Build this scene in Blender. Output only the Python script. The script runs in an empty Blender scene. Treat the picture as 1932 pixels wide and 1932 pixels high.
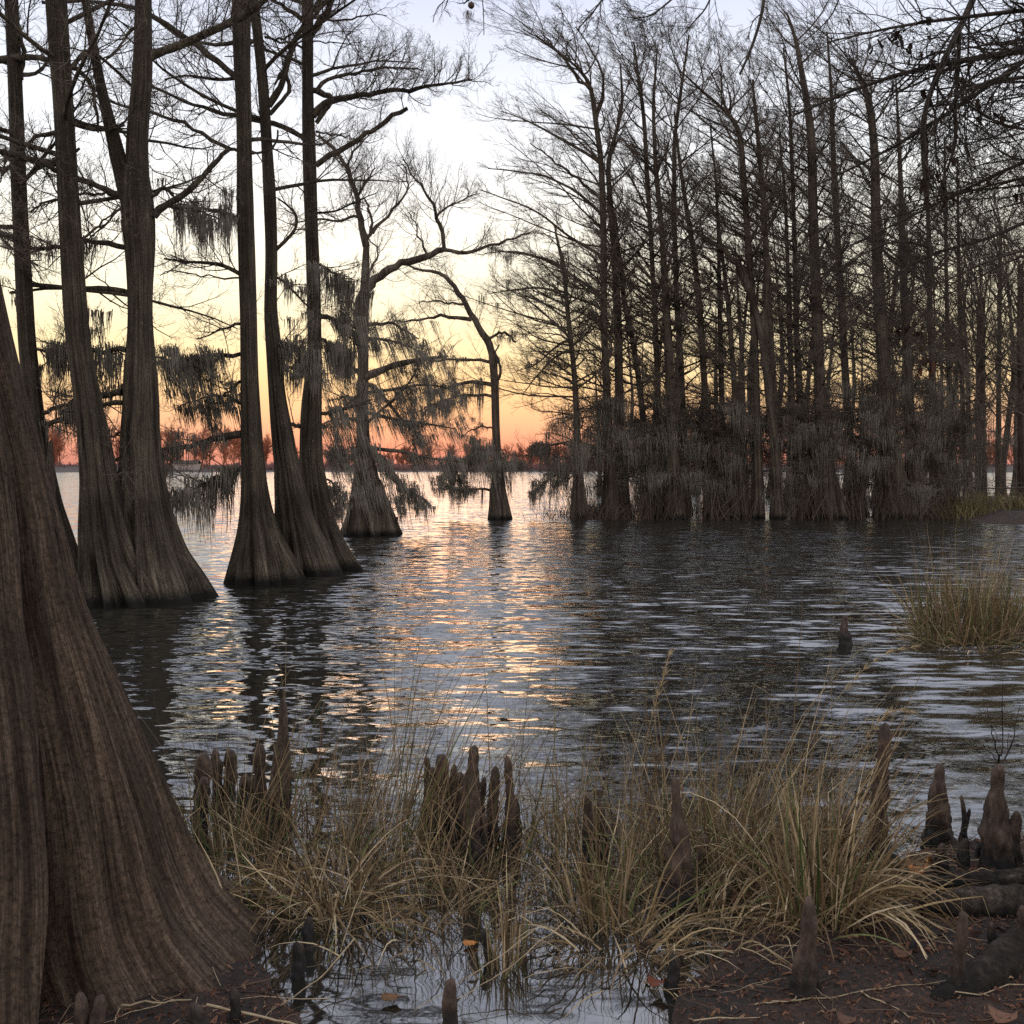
import bpy, math
import numpy as np
from math import pi, radians

sc = bpy.context.scene
COL = sc.collection
F = 1980.0            # focal length in the units of a 1932 px wide picture
CAMH = 1.6
PITCH = math.atan(86 / F)

# ---------------------------------------------------------------- camera
cam = bpy.data.cameras.new('camera')
cam.sensor_width = 36.0
cam.lens = 36.0 * F / 1932.0
cam.clip_end = 4000
cam.clip_start = 0.05
camo = bpy.data.objects.new('camera', cam)
COL.objects.link(camo)
camo.location = (0, 0, CAMH)
camo.rotation_euler = (pi / 2 - PITCH, 0, 0)
sc.camera = camo

# ---------------------------------------------------------------- light
def lin(c):
    c = c / 255.0
    return c / 12.92 if c <= 0.04045 else ((c + 0.055) / 1.055) ** 2.4
def rgb(r, g, b, k=1.0):
    return (lin(r) * k, lin(g) * k, lin(b) * k, 1.0)

SUN_AZ = radians(-6)          # a little left of straight ahead (+Y)
SUN_EL = radians(1.0)
world = bpy.data.worlds.new('World')
sc.world = world
world.use_nodes = True
nt = world.node_tree
nt.nodes.clear()
N, Lk = nt.nodes.new, nt.links.new
out = N('ShaderNodeOutputWorld'); bg = N('ShaderNodeBackground'); bg.inputs[1].default_value = 1.0
tc = N('ShaderNodeTexCoord'); sep = N('ShaderNodeSeparateXYZ')
Lk(tc.outputs['Generated'], sep.inputs[0])
def ramp(stops, src, interp='LINEAR'):
    r = N('ShaderNodeValToRGB'); r.color_ramp.interpolation = interp
    e = r.color_ramp.elements
    while len(e) < len(stops): e.new(0.5)
    for i, (p, c) in enumerate(stops):
        e[i].position = p; e[i].color = c
    Lk(src, r.inputs[0]); return r
# elevation ramp on sin(elevation) * 2
mz = N('ShaderNodeMath'); mz.operation = 'MULTIPLY'; mz.inputs[1].default_value = 2.0
Lk(sep.outputs[2], mz.inputs[0])
front = ramp([(0.0, rgb(206, 138, 122)), (0.03, rgb(228, 154, 130)), (0.062, rgb(244, 180, 145)), (0.10, rgb(252, 202, 156)),
              (0.155, rgb(255, 220, 164, 1.05)), (0.225, rgb(255, 235, 186, 1.10)), (0.32, rgb(255, 247, 216, 1.16)), (0.44, rgb(254, 252, 240, 1.16)),
              (0.54, rgb(250, 252, 254, 1.1)), (0.68, rgb(235, 240, 251, 1.04)), (0.83, rgb(216, 224, 247)),
              (1.0, rgb(215, 219, 234, 1.3))], mz.outputs[0])
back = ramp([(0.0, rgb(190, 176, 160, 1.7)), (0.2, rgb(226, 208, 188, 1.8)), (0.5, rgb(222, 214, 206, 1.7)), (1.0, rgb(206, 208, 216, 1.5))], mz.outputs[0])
# zenith darkening for sin(el) > .5
zen = ramp([(0.0, (1, 1, 1, 1)), (0.45, (1, 1, 1, 1)), (1.0, (1.3, 1.3, 1.3, 1))], sep.outputs[2])
dot = N('ShaderNodeVectorMath'); dot.operation = 'DOT_PRODUCT'
dot.inputs[1].default_value = (math.sin(SUN_AZ), math.cos(SUN_AZ), 0)
Lk(tc.outputs['Generated'], dot.inputs[0])
az = N('ShaderNodeMapRange'); az.interpolation_type = 'SMOOTHSTEP'
az.inputs['From Min'].default_value = -0.45; az.inputs['From Max'].default_value = 0.85
Lk(dot.outputs['Value'], az.inputs[0])
mix = N('ShaderNodeMix'); mix.data_type = 'RGBA'
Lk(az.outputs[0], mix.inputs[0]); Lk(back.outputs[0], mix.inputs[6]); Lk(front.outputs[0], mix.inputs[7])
mul = N('ShaderNodeMix'); mul.data_type = 'RGBA'; mul.blend_type = 'MULTIPLY'; mul.inputs[0].default_value = 1
Lk(mix.outputs[2], mul.inputs[6]); Lk(zen.outputs[0], mul.inputs[7])
sky = N('ShaderNodeTexSky'); sky.sky_type = 'NISHITA'; sky.sun_disc = False
sky.sun_elevation = SUN_EL; sky.sun_rotation = SUN_AZ; sky.air_density = 1.2; sky.dust_density = 1.5
add = N('ShaderNodeMix'); add.data_type = 'RGBA'; add.blend_type = 'ADD'; add.inputs[0].default_value = 0.02
Lk(mul.outputs[2], add.inputs[6]); Lk(sky.outputs[0], add.inputs[7])
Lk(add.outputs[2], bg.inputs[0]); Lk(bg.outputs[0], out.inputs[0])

sun = bpy.data.lights.new('sun', 'SUN'); sun.energy = 0.25; sun.angle = radians(20); sun.color = (1, 0.55, 0.32)
suno = bpy.data.objects.new('sun', sun); COL.objects.link(suno)
suno.rotation_euler = (radians(90 - 4), 0, pi - SUN_AZ)   # light travels towards the camera from the far shore

sc.view_settings.view_transform = 'Standard'
sc.view_settings.look = 'None'
sc.view_settings.exposure = 0.08
sc.view_settings.gamma = 1.0
sc.render.engine = 'CYCLES'
sc.cycles.use_denoising = False
sc.cycles.use_adaptive_sampling = False
sc.cycles.max_bounces = 5
sc.cycles.diffuse_bounces = 2
sc.cycles.glossy_bounces = 3
sc.render.filter_size if hasattr(sc.render, 'filter_size') else None
sc.cycles.pixel_filter_type = 'BLACKMAN_HARRIS'

# ---------------------------------------------------------------- picture <-> place
_cp, _sp = math.cos(PITCH), math.sin(PITCH)
def P(px, py, Y):
    """the point at distance Y in front of the camera seen at picture position px, py"""
    u = (px - 966) / F; v = (966 - py) / F
    dy = _cp + v * _sp; dz = -_sp + v * _cp
    t = Y / dy
    return np.array([u * t, Y, CAMH + dz * t])
def G(px, py, z=0.0):
    """the ground (water level) point seen at px, py"""
    u = (px - 966) / F; v = (966 - py) / F
    dy = _cp + v * _sp; dz = -_sp + v * _cp
    t = (z - CAMH) / dz
    return np.array([u * t, dy * t, z])

# ---------------------------------------------------------------- mesh helpers
def tubes(Pn, R, S=4, cap=False):
    """Pn (N,K,3), R (N,K) -> verts, quads"""
    Pn = np.asarray(Pn, float); R = np.asarray(R, float)
    n, K, _ = Pn.shape
    T = np.gradient(Pn, axis=1)
    T /= np.linalg.norm(T, axis=2, keepdims=True) + 1e-9
    mean = T.mean(axis=1)
    ref = np.zeros((n, 3)); ref[np.arange(n), np.argmin(np.abs(mean), axis=1)] = 1
    U = np.cross(T, ref[:, None, :]); U /= np.linalg.norm(U, axis=2, keepdims=True) + 1e-9
    V = np.cross(T, U)
    a = np.arange(S) * 2 * pi / S
    ring = (U[:, :, None, :] * np.cos(a)[None, None, :, None] + V[:, :, None, :] * np.sin(a)[None, None, :, None])
    verts = (Pn[:, :, None, :] + ring * R[:, :, None, None]).reshape(-1, 3)
    base = (np.arange(n) * K * S)[:, None, None] + (np.arange(K - 1) * S)[None, :, None]
    s = np.arange(S)[None, None, :]; s2 = (np.arange(S) + 1) % S
    q = np.stack([base + s, base + s2[None, None, :], base + S + s2[None, None, :], base + S + s], axis=-1)
    return verts, q.reshape(-1, 4)

def ribbons(Pn, W, side):
    """flat blades: Pn (N,K,3), W (N,K) half widths, side (N,3)"""
    n, K, _ = Pn.shape
    T = np.gradient(Pn, axis=1)
    s = np.cross(T, side[:, None, :]); s /= np.linalg.norm(s, axis=2, keepdims=True) + 1e-9
    v = np.stack([Pn - s * W[:, :, None], Pn + s * W[:, :, None]], axis=2).reshape(-1, 3)
    b = (np.arange(n) * K * 2)[:, None] + (np.arange(K - 1) * 2)[None, :]
    q = np.stack([b, b + 1, b + 3, b + 2], axis=-1).reshape(-1, 4)
    return v, q

def rawmesh(name, verts, faces, smooth=True, cols=None):
    verts = np.asarray(verts, np.float32); faces = np.asarray(faces, np.int32)
    me = bpy.data.meshes.new(name)
    k = faces.shape[1]
    me.vertices.add(len(verts)); me.vertices.foreach_set('co', verts.ravel())
    me.loops.add(faces.size); me.loops.foreach_set('vertex_index', faces.ravel())
    me.polygons.add(len(faces))
    me.polygons.foreach_set('loop_start', np.arange(0, faces.size, k, dtype=np.int32))
    try: me.polygons.foreach_set('loop_total', np.full(len(faces), k, dtype=np.int32))
    except Exception: pass
    me.update(calc_edges=True)
    me.polygons.foreach_set('use_smooth', np.full(len(faces), smooth, dtype=bool))
    if cols is not None:
        ca = me.color_attributes.new('tint', 'FLOAT_COLOR', 'POINT')
        c4 = np.ones((len(verts), 4), np.float32); c4[:, :3] = cols
        ca.data.foreach_set('color', c4.ravel())
    return me

class MB:
    """collects quads for one mesh"""
    def __init__(s): s.v = []; s.f = []; s.c = []; s.n = 0
    def add(s, v, f, col=None):
        if len(v) == 0: return
        s.v.append(v); s.f.append(np.asarray(f) + s.n); s.n += len(v)
        if col is None: col = np.asarray(v) * [1.5, 1.5, 1.0]
        s.c.append(np.broadcast_to(col, (len(v), 3)))
    def build(s, name, mat, parent=None, loc=None, smooth=True):
        if not s.v: return None
        v = np.concatenate(s.v)
        if loc is not None: v = v - np.asarray(loc)
        me = rawmesh(name, v, np.concatenate(s.f), smooth, np.concatenate(s.c))
        me.materials.append(mat)
        o = bpy.data.objects.new(name, me); COL.objects.link(o)
        if parent is not None: o.parent = parent
        elif loc is not None: o.location = loc
        return o

def tag(o, label=None, cat=None, group=None, kind=None):
    if label: o['label'] = label
    if cat: o['category'] = cat
    if group: o['group'] = group
    if kind: o['kind'] = kind
    return o
def thing(name, loc, label, cat, group=None):
    o = bpy.data.objects.new(name, None); COL.objects.link(o)
    o.empty_display_size = 0.2
    o.location = loc
    return tag(o, label, cat, group)

def unit(v): return v / (np.linalg.norm(v, axis=-1, keepdims=True) + 1e-9)

def resample(pts, K, smooth=True):
    pts = np.asarray(pts, float)
    d = np.concatenate([[0], np.cumsum(np.linalg.norm(np.diff(pts[:, :3], axis=0), axis=1))])
    t = np.linspace(0, d[-1], K)
    o = np.stack([np.interp(t, d, pts[:, i]) for i in range(pts.shape[1])], axis=1)
    if smooth and K > 6:
        for _ in range(2):
            o[1:-1] = (o[:-2] + 2 * o[1:-1] + o[2:]) / 4
    return o

# ---------------------------------------------------------------- materials
def mat_new(name):
    m = bpy.data.materials.new(name); m.use_nodes = True
    nt = m.node_tree; nt.nodes.clear()
    o = nt.nodes.new('ShaderNodeOutputMaterial'); b = nt.nodes.new('ShaderNodeBsdfPrincipled')
    nt.links.new(b.outputs[0], o.inputs[0])
    return m, nt, b
def nd(nt, t, **kw):
    n = nt.nodes.new(t)
    for k, v in kw.items(): setattr(n, k, v)
    return n
def noise(nt, vec, scale, detail=4, rough=.55):
    n = nd(nt, 'ShaderNodeTexNoise'); n.inputs['Scale'].default_value = scale
    n.inputs['Detail'].default_value = detail; n.inputs['Roughness'].default_value = rough
    if vec is not None: nt.links.new(vec, n.inputs['Vector'])
    return n
def mapping(nt, sc_, src='Object'):
    t = nd(nt, 'ShaderNodeTexCoord'); m = nd(nt, 'ShaderNodeMapping')
    m.inputs['Scale'].default_value = sc_
    nt.links.new(t.outputs[src], m.inputs[0]); return m.outputs[0]
def cramp(nt, src, stops):
    r = nd(nt, 'ShaderNodeValToRGB'); e = r.color_ramp.elements
    while len(e) < len(stops): e.new(.5)
    for i, (p, c) in enumerate(stops): e[i].position = p; e[i].color = c if len(c) == 4 else (*c, 1)
    nt.links.new(src, r.inputs[0]); return r.outputs[0]
def mixc(nt, fac, a, b, mode='MIX'):
    m = nd(nt, 'ShaderNodeMix', data_type='RGBA', blend_type=mode)
    for i, x in ((0, fac), (6, a), (7, b)):
        if hasattr(x, 'links'): nt.links.new(x, m.inputs[i])
        else: m.inputs[i].default_value = x if i == 0 else (*x, 1) if len(x) == 3 else x
    return m.outputs[2]
def bump(nt, b, h, dist, strength=1.0):
    n = nd(nt, 'ShaderNodeBump'); n.inputs['Distance'].default_value = dist; n.inputs['Strength'].default_value = strength
    nt.links.new(h, n.inputs['Height']); nt.links.new(n.outputs[0], b.inputs['Normal'])

def bark_mat(name, dark, mid, light, lichen, fib=(26, 26, 2.6), bdist=.03, wet=True, lich_pos=.62):
    m, nt, b = mat_new(name)
    a_ = nd(nt, 'ShaderNodeVertexColor', layer_name='tint'); mp_ = nd(nt, 'ShaderNodeMapping'); mp_.inputs['Scale'].default_value = fib
    nt.links.new(a_.outputs[0], mp_.inputs[0]); v = mp_.outputs[0]
    v2 = mapping(nt, (1, 1, 1))
    n1 = noise(nt, v, 1.0, 8, .66)
    base = cramp(nt, n1.outputs[0], [(.30, dark), (.48, mid), (.66, light)])
    n2 = noise(nt, v2, 22, 6, .75)
    f = cramp(nt, n2.outputs[0], [(lich_pos, (0, 0, 0)), (lich_pos + .06, (1, 1, 1))])
    c = mixc(nt, f, base, lichen)
    n5 = noise(nt, v2, 60, 4, .8)
    c = mixc(nt, 1.0, c, cramp(nt, n5.outputs[0], [(.36, (.45, .43, .42)), (.5, (1, 1, 1)), (.68, (1.5, 1.48, 1.4))]), 'MULTIPLY')
    mp2 = nd(nt, 'ShaderNodeMapping'); mp2.inputs['Scale'].default_value = (fib[0] * .22, fib[1] * .22, fib[2] * .35); nt.links.new(a_.outputs[0], mp2.inputs[0])
    n6 = noise(nt, mp2.outputs[0], 1.0, 5, .6)
    c = mixc(nt, 1.0, c, cramp(nt, n6.outputs[0], [(.34, (.42, .38, .36)), (.5, (.95, .93, .92)), (.66, (1.35, 1.33, 1.3))]), 'MULTIPLY')
    n3 = noise(nt, v2, 1.3, 3)
    f3 = cramp(nt, n3.outputs[0], [(.32, (.50, .46, .44)), (.68, (1.2, 1.15, 1.05))])
    c = mixc(nt, 1.0, c, f3, 'MULTIPLY')
    if wet:
        g = nd(nt, 'ShaderNodeNewGeometry'); s = nd(nt, 'ShaderNodeSeparateXYZ'); nt.links.new(g.outputs['Position'], s.inputs[0])
        ad = nd(nt, 'ShaderNodeMath', operation='MULTIPLY_ADD'); ad.inputs[1].default_value = .22
        nt.links.new(n2.outputs[0], ad.inputs[0]); nt.links.new(s.outputs[2], ad.inputs[2])
        f4 = cramp(nt, ad.outputs[0], [(.17, (1, 1, 1)), (.30, (0, 0, 0))])
        c = mixc(nt, f4, c, (.010, .009, .008))
    nt.links.new(c, b.inputs['Base Color'])
    b.inputs['Roughness'].default_value = .9
    b.inputs['Specular IOR Level'].default_value = .2
    bump(nt, b, n1.outputs[0], bdist)
    return m

M = {}
M['bark'] = bark_mat('grey_cypress_bark', (.016, .014, .011), (.072, .063, .052), (.145, .128, .108), (.26, .255, .23))
M['bark_mid'] = bark_mat('dusky_cypress_bark', (.030, .025, .022), (.088, .073, .063), (.16, .135, .118), (.19, .18, .16), fib=(16, 16, 1.6), lich_pos=.66)
M['bark_near'] = bark_mat('brown_stringy_bark', (.024, .017, .013), (.082, .060, .047), (.155, .122, .100), (.30, .25, .21),
                          fib=(95, 95, 3.2), bdist=.02, wet=False, lich_pos=.70)
def plain(name, c1, c2, scale=30, rough=.9, tint=False, spec=.2):
    m, nt, b = mat_new(name)
    v = mapping(nt, (1, 1, 1)); n = noise(nt, v, scale, 3)
    c = cramp(nt, n.outputs[0], [(.35, c1), (.65, c2)])
    if tint:
        a = nd(nt, 'ShaderNodeVertexColor', layer_name='tint')
        mul = mixc(nt, 1.0, a.outputs[0], cramp(nt, n.outputs[0], [(.3, (.75, .75, .75)), (.7, (1.2, 1.2, 1.2))]), 'MULTIPLY')
        c = mul
    nt.links.new(c, b.inputs['Base Color'])
    b.inputs['Roughness'].default_value = rough; b.inputs['Specular IOR Level'].default_value = spec
    return m
M['twig'] = plain('twig_bark', (.08, .062, .050), (.155, .125, .105), 8)
M['twig_pale'] = plain('grey_twig_bark', (.09, .07, .06), (.16, .13, .115), 8)
M['moss'] = plain('spanish_moss', (.12, .105, .085), (.25, .225, .19), 5)
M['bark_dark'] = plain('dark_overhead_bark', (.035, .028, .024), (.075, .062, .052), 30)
M['straw'] = plain('dry_grass', (.4, .3, .2), (.5, .4, .2), 40, .75, tint=True)
M['leaf'] = plain('dead_leaf', (.4, .3, .2), (.5, .4, .2), 60, .8, tint=True)
M['far'] = plain('far_trees_glow_tinted', (.30, .10, .06), (.42, .16, .09), .2)  # red-brown twigs, with the backlit sunset glow put into the colour
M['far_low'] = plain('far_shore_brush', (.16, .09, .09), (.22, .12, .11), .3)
m, nt2, b = mat_new('cypress_knee_bark')
v = mapping(nt2, (1, 1, .45)); n1 = noise(nt2, v, 26, 7, .7)
c = cramp(nt2, n1.outputs[0], [(.32, (.014, .009, .007)), (.5, (.055, .033, .023)), (.68, (.135, .088, .064))])
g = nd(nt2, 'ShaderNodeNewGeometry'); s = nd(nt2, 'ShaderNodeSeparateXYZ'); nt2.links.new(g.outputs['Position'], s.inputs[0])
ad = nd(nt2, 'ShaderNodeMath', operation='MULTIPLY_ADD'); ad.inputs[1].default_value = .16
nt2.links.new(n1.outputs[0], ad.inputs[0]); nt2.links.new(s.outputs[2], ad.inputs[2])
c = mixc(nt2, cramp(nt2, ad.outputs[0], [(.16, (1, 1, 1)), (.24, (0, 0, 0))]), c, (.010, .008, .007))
nt2.links.new(c, b.inputs['Base Color']); b.inputs['Roughness'].default_value = .75
bump(nt2, b, n1.outputs[0], .012); M['knee'] = m

m, nt2, b = mat_new('mud_and_needles')
v = mapping(nt2, (1, 1, 1)); n1 = noise(nt2, v, 38, 8, .75); n2 = noise(nt2, v, 4, 4)
c = cramp(nt2, n1.outputs[0], [(.34, (.009, .005, .003)), (.52, (.042, .021, .013)), (.70, (.11, .056, .034))])
c = mixc(nt2, cramp(nt2, n2.outputs[0], [(.4, (0, 0, 0)), (.62, (.7, .7, .7))]), c, (.012, .009, .008))
nt2.links.new(c, b.inputs['Base Color']); b.inputs['Roughness'].default_value = .8
bump(nt2, b, n1.outputs[0], .02); M['mud'] = m

# water: facets of small waves, no dependence on the viewer
m, nt2, b = mat_new('rippled_lake_water')
tcn = nd(nt2, 'ShaderNodeTexCoord')
sp = nd(nt2, 'ShaderNodeSeparateXYZ'); nt2.links.new(tcn.outputs['Object'], sp.inputs[0])
def wave(scale, xs, amp, detail, rough=.5, rot=0.):
    mp = nd(nt2, 'ShaderNodeMapping'); mp.inputs['Scale'].default_value = (xs, 1, 1); mp.inputs['Rotation'].default_value = (0, 0, rot)
    nt2.links.new(tcn.outputs['Object'], mp.inputs[0])
    n = noise(nt2, mp.outputs[0], scale, detail, rough)
    sb = nd(nt2, 'ShaderNodeVectorMath', operation='SUBTRACT'); sb.inputs[1].default_value = (.5, .5, .5)
    nt2.links.new(n.outputs['Color'], sb.inputs[0])
    ml = nd(nt2, 'ShaderNodeVectorMath', operation='MULTIPLY'); ml.inputs[1].default_value = (amp * .36, amp, 0)
    nt2.links.new(sb.outputs[0], ml.inputs[0]); return ml.outputs[0]
def vadd(a, b_):
    x = nd(nt2, 'ShaderNodeVectorMath', operation='ADD'); nt2.links.new(a, x.inputs[0]); nt2.links.new(b_, x.inputs[1]); return x.outputs[0]
w = vadd(vadd(wave(9.0, .30, 1.25, 2.5, .5, .06), wave(2.6, .4, .20, 1, .5, -.10)), wave(28, .35, .22, 1, .5, .2))
calm = nd(nt2, 'ShaderNodeMapRange', interpolation_type='SMOOTHSTEP')
calm.inputs['From Min'].default_value = 2.6; calm.inputs['From Max'].default_value = 11.5
calm.inputs['To Min'].default_value = .10; calm.inputs['To Max'].default_value = 1.0
nt2.links.new(sp.outputs[1], calm.inputs[0])
big = noise(nt2, tcn.outputs['Object'], .45, 2)
bm = nd(nt2, 'ShaderNodeMapRange'); bm.inputs['From Min'].default_value = .3; bm.inputs['From Max'].default_value = .7
bm.inputs['To Min'].default_value = .75; bm.inputs['To Max'].default_value = 1.2
nt2.links.new(big.outputs[0], bm.inputs[0])
am = nd(nt2, 'ShaderNodeMath', operation='MULTIPLY'); nt2.links.new(calm.outputs[0], am.inputs[0]); nt2.links.new(bm.outputs[0], am.inputs[1])
scl = nd(nt2, 'ShaderNodeVectorMath', operation='SCALE'); lean_ = nd(nt2, 'ShaderNodeVectorMath', operation='ADD'); lean_.inputs[1].default_value = (0, -.095, 0)   # all normals leaned to the near shore so the water mirrors higher, brighter sky
nt2.links.new(w, lean_.inputs[0]); nt2.links.new(lean_.outputs[0], scl.inputs[0]); nt2.links.new(am.outputs[0], scl.inputs['Scale'])
up = nd(nt2, 'ShaderNodeVectorMath', operation='ADD'); up.inputs[1].default_value = (0, 0, 1); nt2.links.new(scl.outputs[0], up.inputs[0])
nm = nd(nt2, 'ShaderNodeVectorMath', operation='NORMALIZE'); nt2.links.new(up.outputs[0], nm.inputs[0])
nt2.links.new(nm.outputs[0], b.inputs['Normal'])
b.inputs['Base Color'].default_value = (.012, .012, .010, 1)
b.inputs['Roughness'].default_value = .03
b.inputs['IOR'].default_value = 3.0
M['water'] = m

# ---------------------------------------------------------------- ground and water
rg = np.random.default_rng(7)
_ph = rg.random((14, 4)) * 6.28; _fr = rg.normal(0, 1, (14, 2)) * np.linspace(.8, 9, 14)[:, None]
def nz(x, y):
    s = 0
    for i in range(14): s = s + np.sin(_fr[i, 0] * x + _fr[i, 1] * y + _ph[i, 0]) / (1 + .35 * i)
    return s / 3.0
HUM = [(1275, 1712, .16, .05), (1110, 1655, .13, .03), (1400, 1715, .16, .04), (600, 1712, .16, .03), (1545, 1745, .18, .07),
       (520, 1600, .12, .02), (900, 1650, .10, -.01), (1215, 1790, .12, .03)]
def ground_h(x, y):
    ybr = np.interp(x, [.40, .52, .68, .95, 1.4, 1.7, 2.3, 5, 12], [2.75, 3.2, 3.42, 3.78, 4.08, 4.35, 4.5, 5.0, 5.5])
    ybl = np.interp(x, [-12, -3, -1.2, -.8, -.62, -.5], [5.5, 3.8, 3.45, 3.3, 3.05, 2.5])
    d = np.where(x > -.05, ybr - y, ybl - y) + .05 * nz(x * 1.5, y * 1.5) + .06 * nz(x * 4.3 + 3, y * 4.3)
    h = np.clip(d * .30, -.45, .03) + np.clip(d - .1, 0, 4) * .045 + (.012 * nz(x * 3, y * 3) + .007 * nz(x * 11 + 1, y * 11) + .003 * nz(x * 31, y * 31 + 2)) * (d > -.2)
    d2 = np.clip(-1.0 + 0 * x, -1, 0)
    mid = (x > -.75) & (x < .2)
    for hx, hy, r, a in HUM:
        g = G(hx, hy); h = np.maximum(h, (a + .45) * np.exp(-(((x - g[0]) ** 2 + (y - g[1]) ** 2) / (2 * (r * 1.1) ** 2)) ** .8) - .45)
    # grassy bank at the right behind the grove, far shore all around
    bank = np.clip((x - 13.6 - .25 * nz(x * .2, y * .2)) * .25, -.6, .28) * ((y > 29) & (y < 47))
    h = np.where((y > 29) & (y < 47), np.maximum(h, np.where(bank > -.6, bank, -.6)), h)
    R = np.sqrt(x * x + y * y)
    far = np.clip((R - 308 - 6 * nz(x * .01, y * .01)) * .05, -.45, 2.2)
    h = np.where(R > 200, np.maximum(-.45, far), h)
    h = np.where(y < 1.2, np.maximum(h, .03), h)
    return np.maximum(h, -.45)
def graded(a, mid0, mid1, b, step):
    c = list(np.arange(mid0, mid1, step)); s = step; x = mid1
    while x < b: c.append(x); s *= 1.12; x += s
    c.append(b); s = step; x = mid0; l = []
    while x > a: s *= 1.12; x -= s; l.append(max(x, a))
    return np.array(sorted(set(l + c)))
gx = graded(-2500, -1.9, 2.6, 2500, .028); gy = graded(-2500, 1.5, 5.2, 2500, .028)
gy = np.array(sorted(set(list(gy) + list(np.linspace(28.5, 48, 30)))))
X, Y = np.meshgrid(gx, gy); Z = ground_h(X, Y)
nx_, ny_ = len(gx), len(gy)
idx = np.arange(nx_ * ny_).reshape(ny_, nx_)
q = np.stack([idx[:-1, :-1], idx[:-1, 1:], idx[1:, 1:], idx[1:, :-1]], -1).reshape(-1, 4)
mb = MB(); mb.add(np.stack([X, Y, Z], -1).reshape(-1, 3), q)
tag(mb.build('ground', M['mud']), 'dark muddy shore and lake bed covered in brown needles', kind='structure')
mb = MB(); s_ = 2400.0
mb.add(np.array([[-s_, -s_, 0], [s_, -s_, 0], [s_, s_, 0], [-s_, s_, 0]], float), [[0, 1, 2, 3]])
tag(mb.build('water', M['water']), 'dark rippled lake water reflecting the sunset', kind='structure')

# ---------------------------------------------------------------- growing branches
def grow(rng, Pp, Rp, per, tr=(.15, 1.), lf=(.3, .5), angle=(35, 65), up=.15, K=4, wig=.18, r0=.5, r1=.4, taper=.6, maxr=None, bias=None, flat=0., absl=None):
    n, Kp, _ = Pp.shape
    N_ = n * per
    pi_ = np.repeat(np.arange(n), per)
    t = tr[0] + (tr[1] - tr[0]) * (np.tile(np.arange(per), n) + rng.random(N_)) / per
    x = t * (Kp - 1); i = np.clip(x.astype(int), 0, Kp - 2); fr = (x - i)[:, None]
    st = Pp[pi_, i] * (1 - fr) + Pp[pi_, i + 1] * fr
    rr = Rp[pi_, i] * (1 - fr[:, 0]) + Rp[pi_, i + 1] * fr[:, 0]
    tan = unit(Pp[pi_, i + 1] - Pp[pi_, i])
    plen = np.linalg.norm(np.diff(Pp, axis=1), axis=2).sum(1)[pi_]
    rv = rng.normal(size=(N_, 3)); rv[:, 2] *= (1 - flat)
    perp = unit(rv - (rv * tan).sum(1, keepdims=True) * tan)
    a = np.radians(rng.uniform(*angle, N_))[:, None]
    d = unit(tan * np.cos(a) + perp * np.sin(a))
    L = (plen if absl is None else absl) * rng.uniform(*lf, N_) * (1 - taper * (t - tr[0]) / max(1e-6, tr[1] - tr[0]))
    pts = [st]; step = (L / (K - 1))[:, None]
    bz = np.zeros(3) if bias is None else np.asarray(bias)
    for k in range(1, K):
        d = unit(d + rng.normal(0, wig, (N_, 3)) + np.array([0, 0, up]) + bz)
        pts.append(pts[-1] + d * step)
    Pc = np.stack(pts, 1)
    ra = rr * r0
    if maxr: ra = np.minimum(ra, maxr)
    Rc = ra[:, None] * np.linspace(1, r1, K)[None]
    return Pc, Rc

def moss(rng, anchors, strands, length, slant=(0, 0), spread=.06, w=.007, k=4):
    """hanging strands below anchor points"""
    n = len(anchors); N_ = n * strands
    a = np.repeat(anchors, strands, 0)
    cl = np.repeat(rng.uniform(.35, 1., n) ** 1.2, strands)
    off = rng.normal(0, 1, (N_, 3)) * spread * np.array([1.2, 1, .3])
    rad = np.linalg.norm(off[:, :2], axis=1) / spread
    L = length * 1.15 * cl * rng.uniform(.45, 1., N_) * np.exp(-.22 * rad ** 2)
    pts = [a + off]; dx = rng.normal(0, .05, (N_, 2))
    for j in range(1, k):
        d = np.stack([slant[0] + dx[:, 0] + rng.normal(0, .05, N_), slant[1] + dx[:, 1] + rng.normal(0, .05, N_), -np.ones(N_)], 1)
        # strands of a clump draw together towards the tip
        pull = -off * [.06, .06, 0]
        pts.append(pts[-1] + d * (L / (k - 1))[:, None] + pull)
    Pn = np.stack(pts, 1)
    Rn = w * rng.uniform(.6, 1.3, N_)[:, None] * np.linspace(1, .25, k)[None]
    return tubes(Pn, Rn, 3)

def pick(rng, Pp, n, zlo=-9, zhi=99, tr=(.2, 1)):
    out = []
    flat = Pp[:, int(tr[0] * (Pp.shape[1] - 1)):].reshape(-1, 3)
    ok = flat[(flat[:, 2] > zlo) & (flat[:, 2] < zhi)]
    if len(ok) == 0: return np.zeros((0, 3))
    p = ok[rng.integers(0, len(ok), n)]
    return p + rng.normal(0, .05, p.shape)

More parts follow.
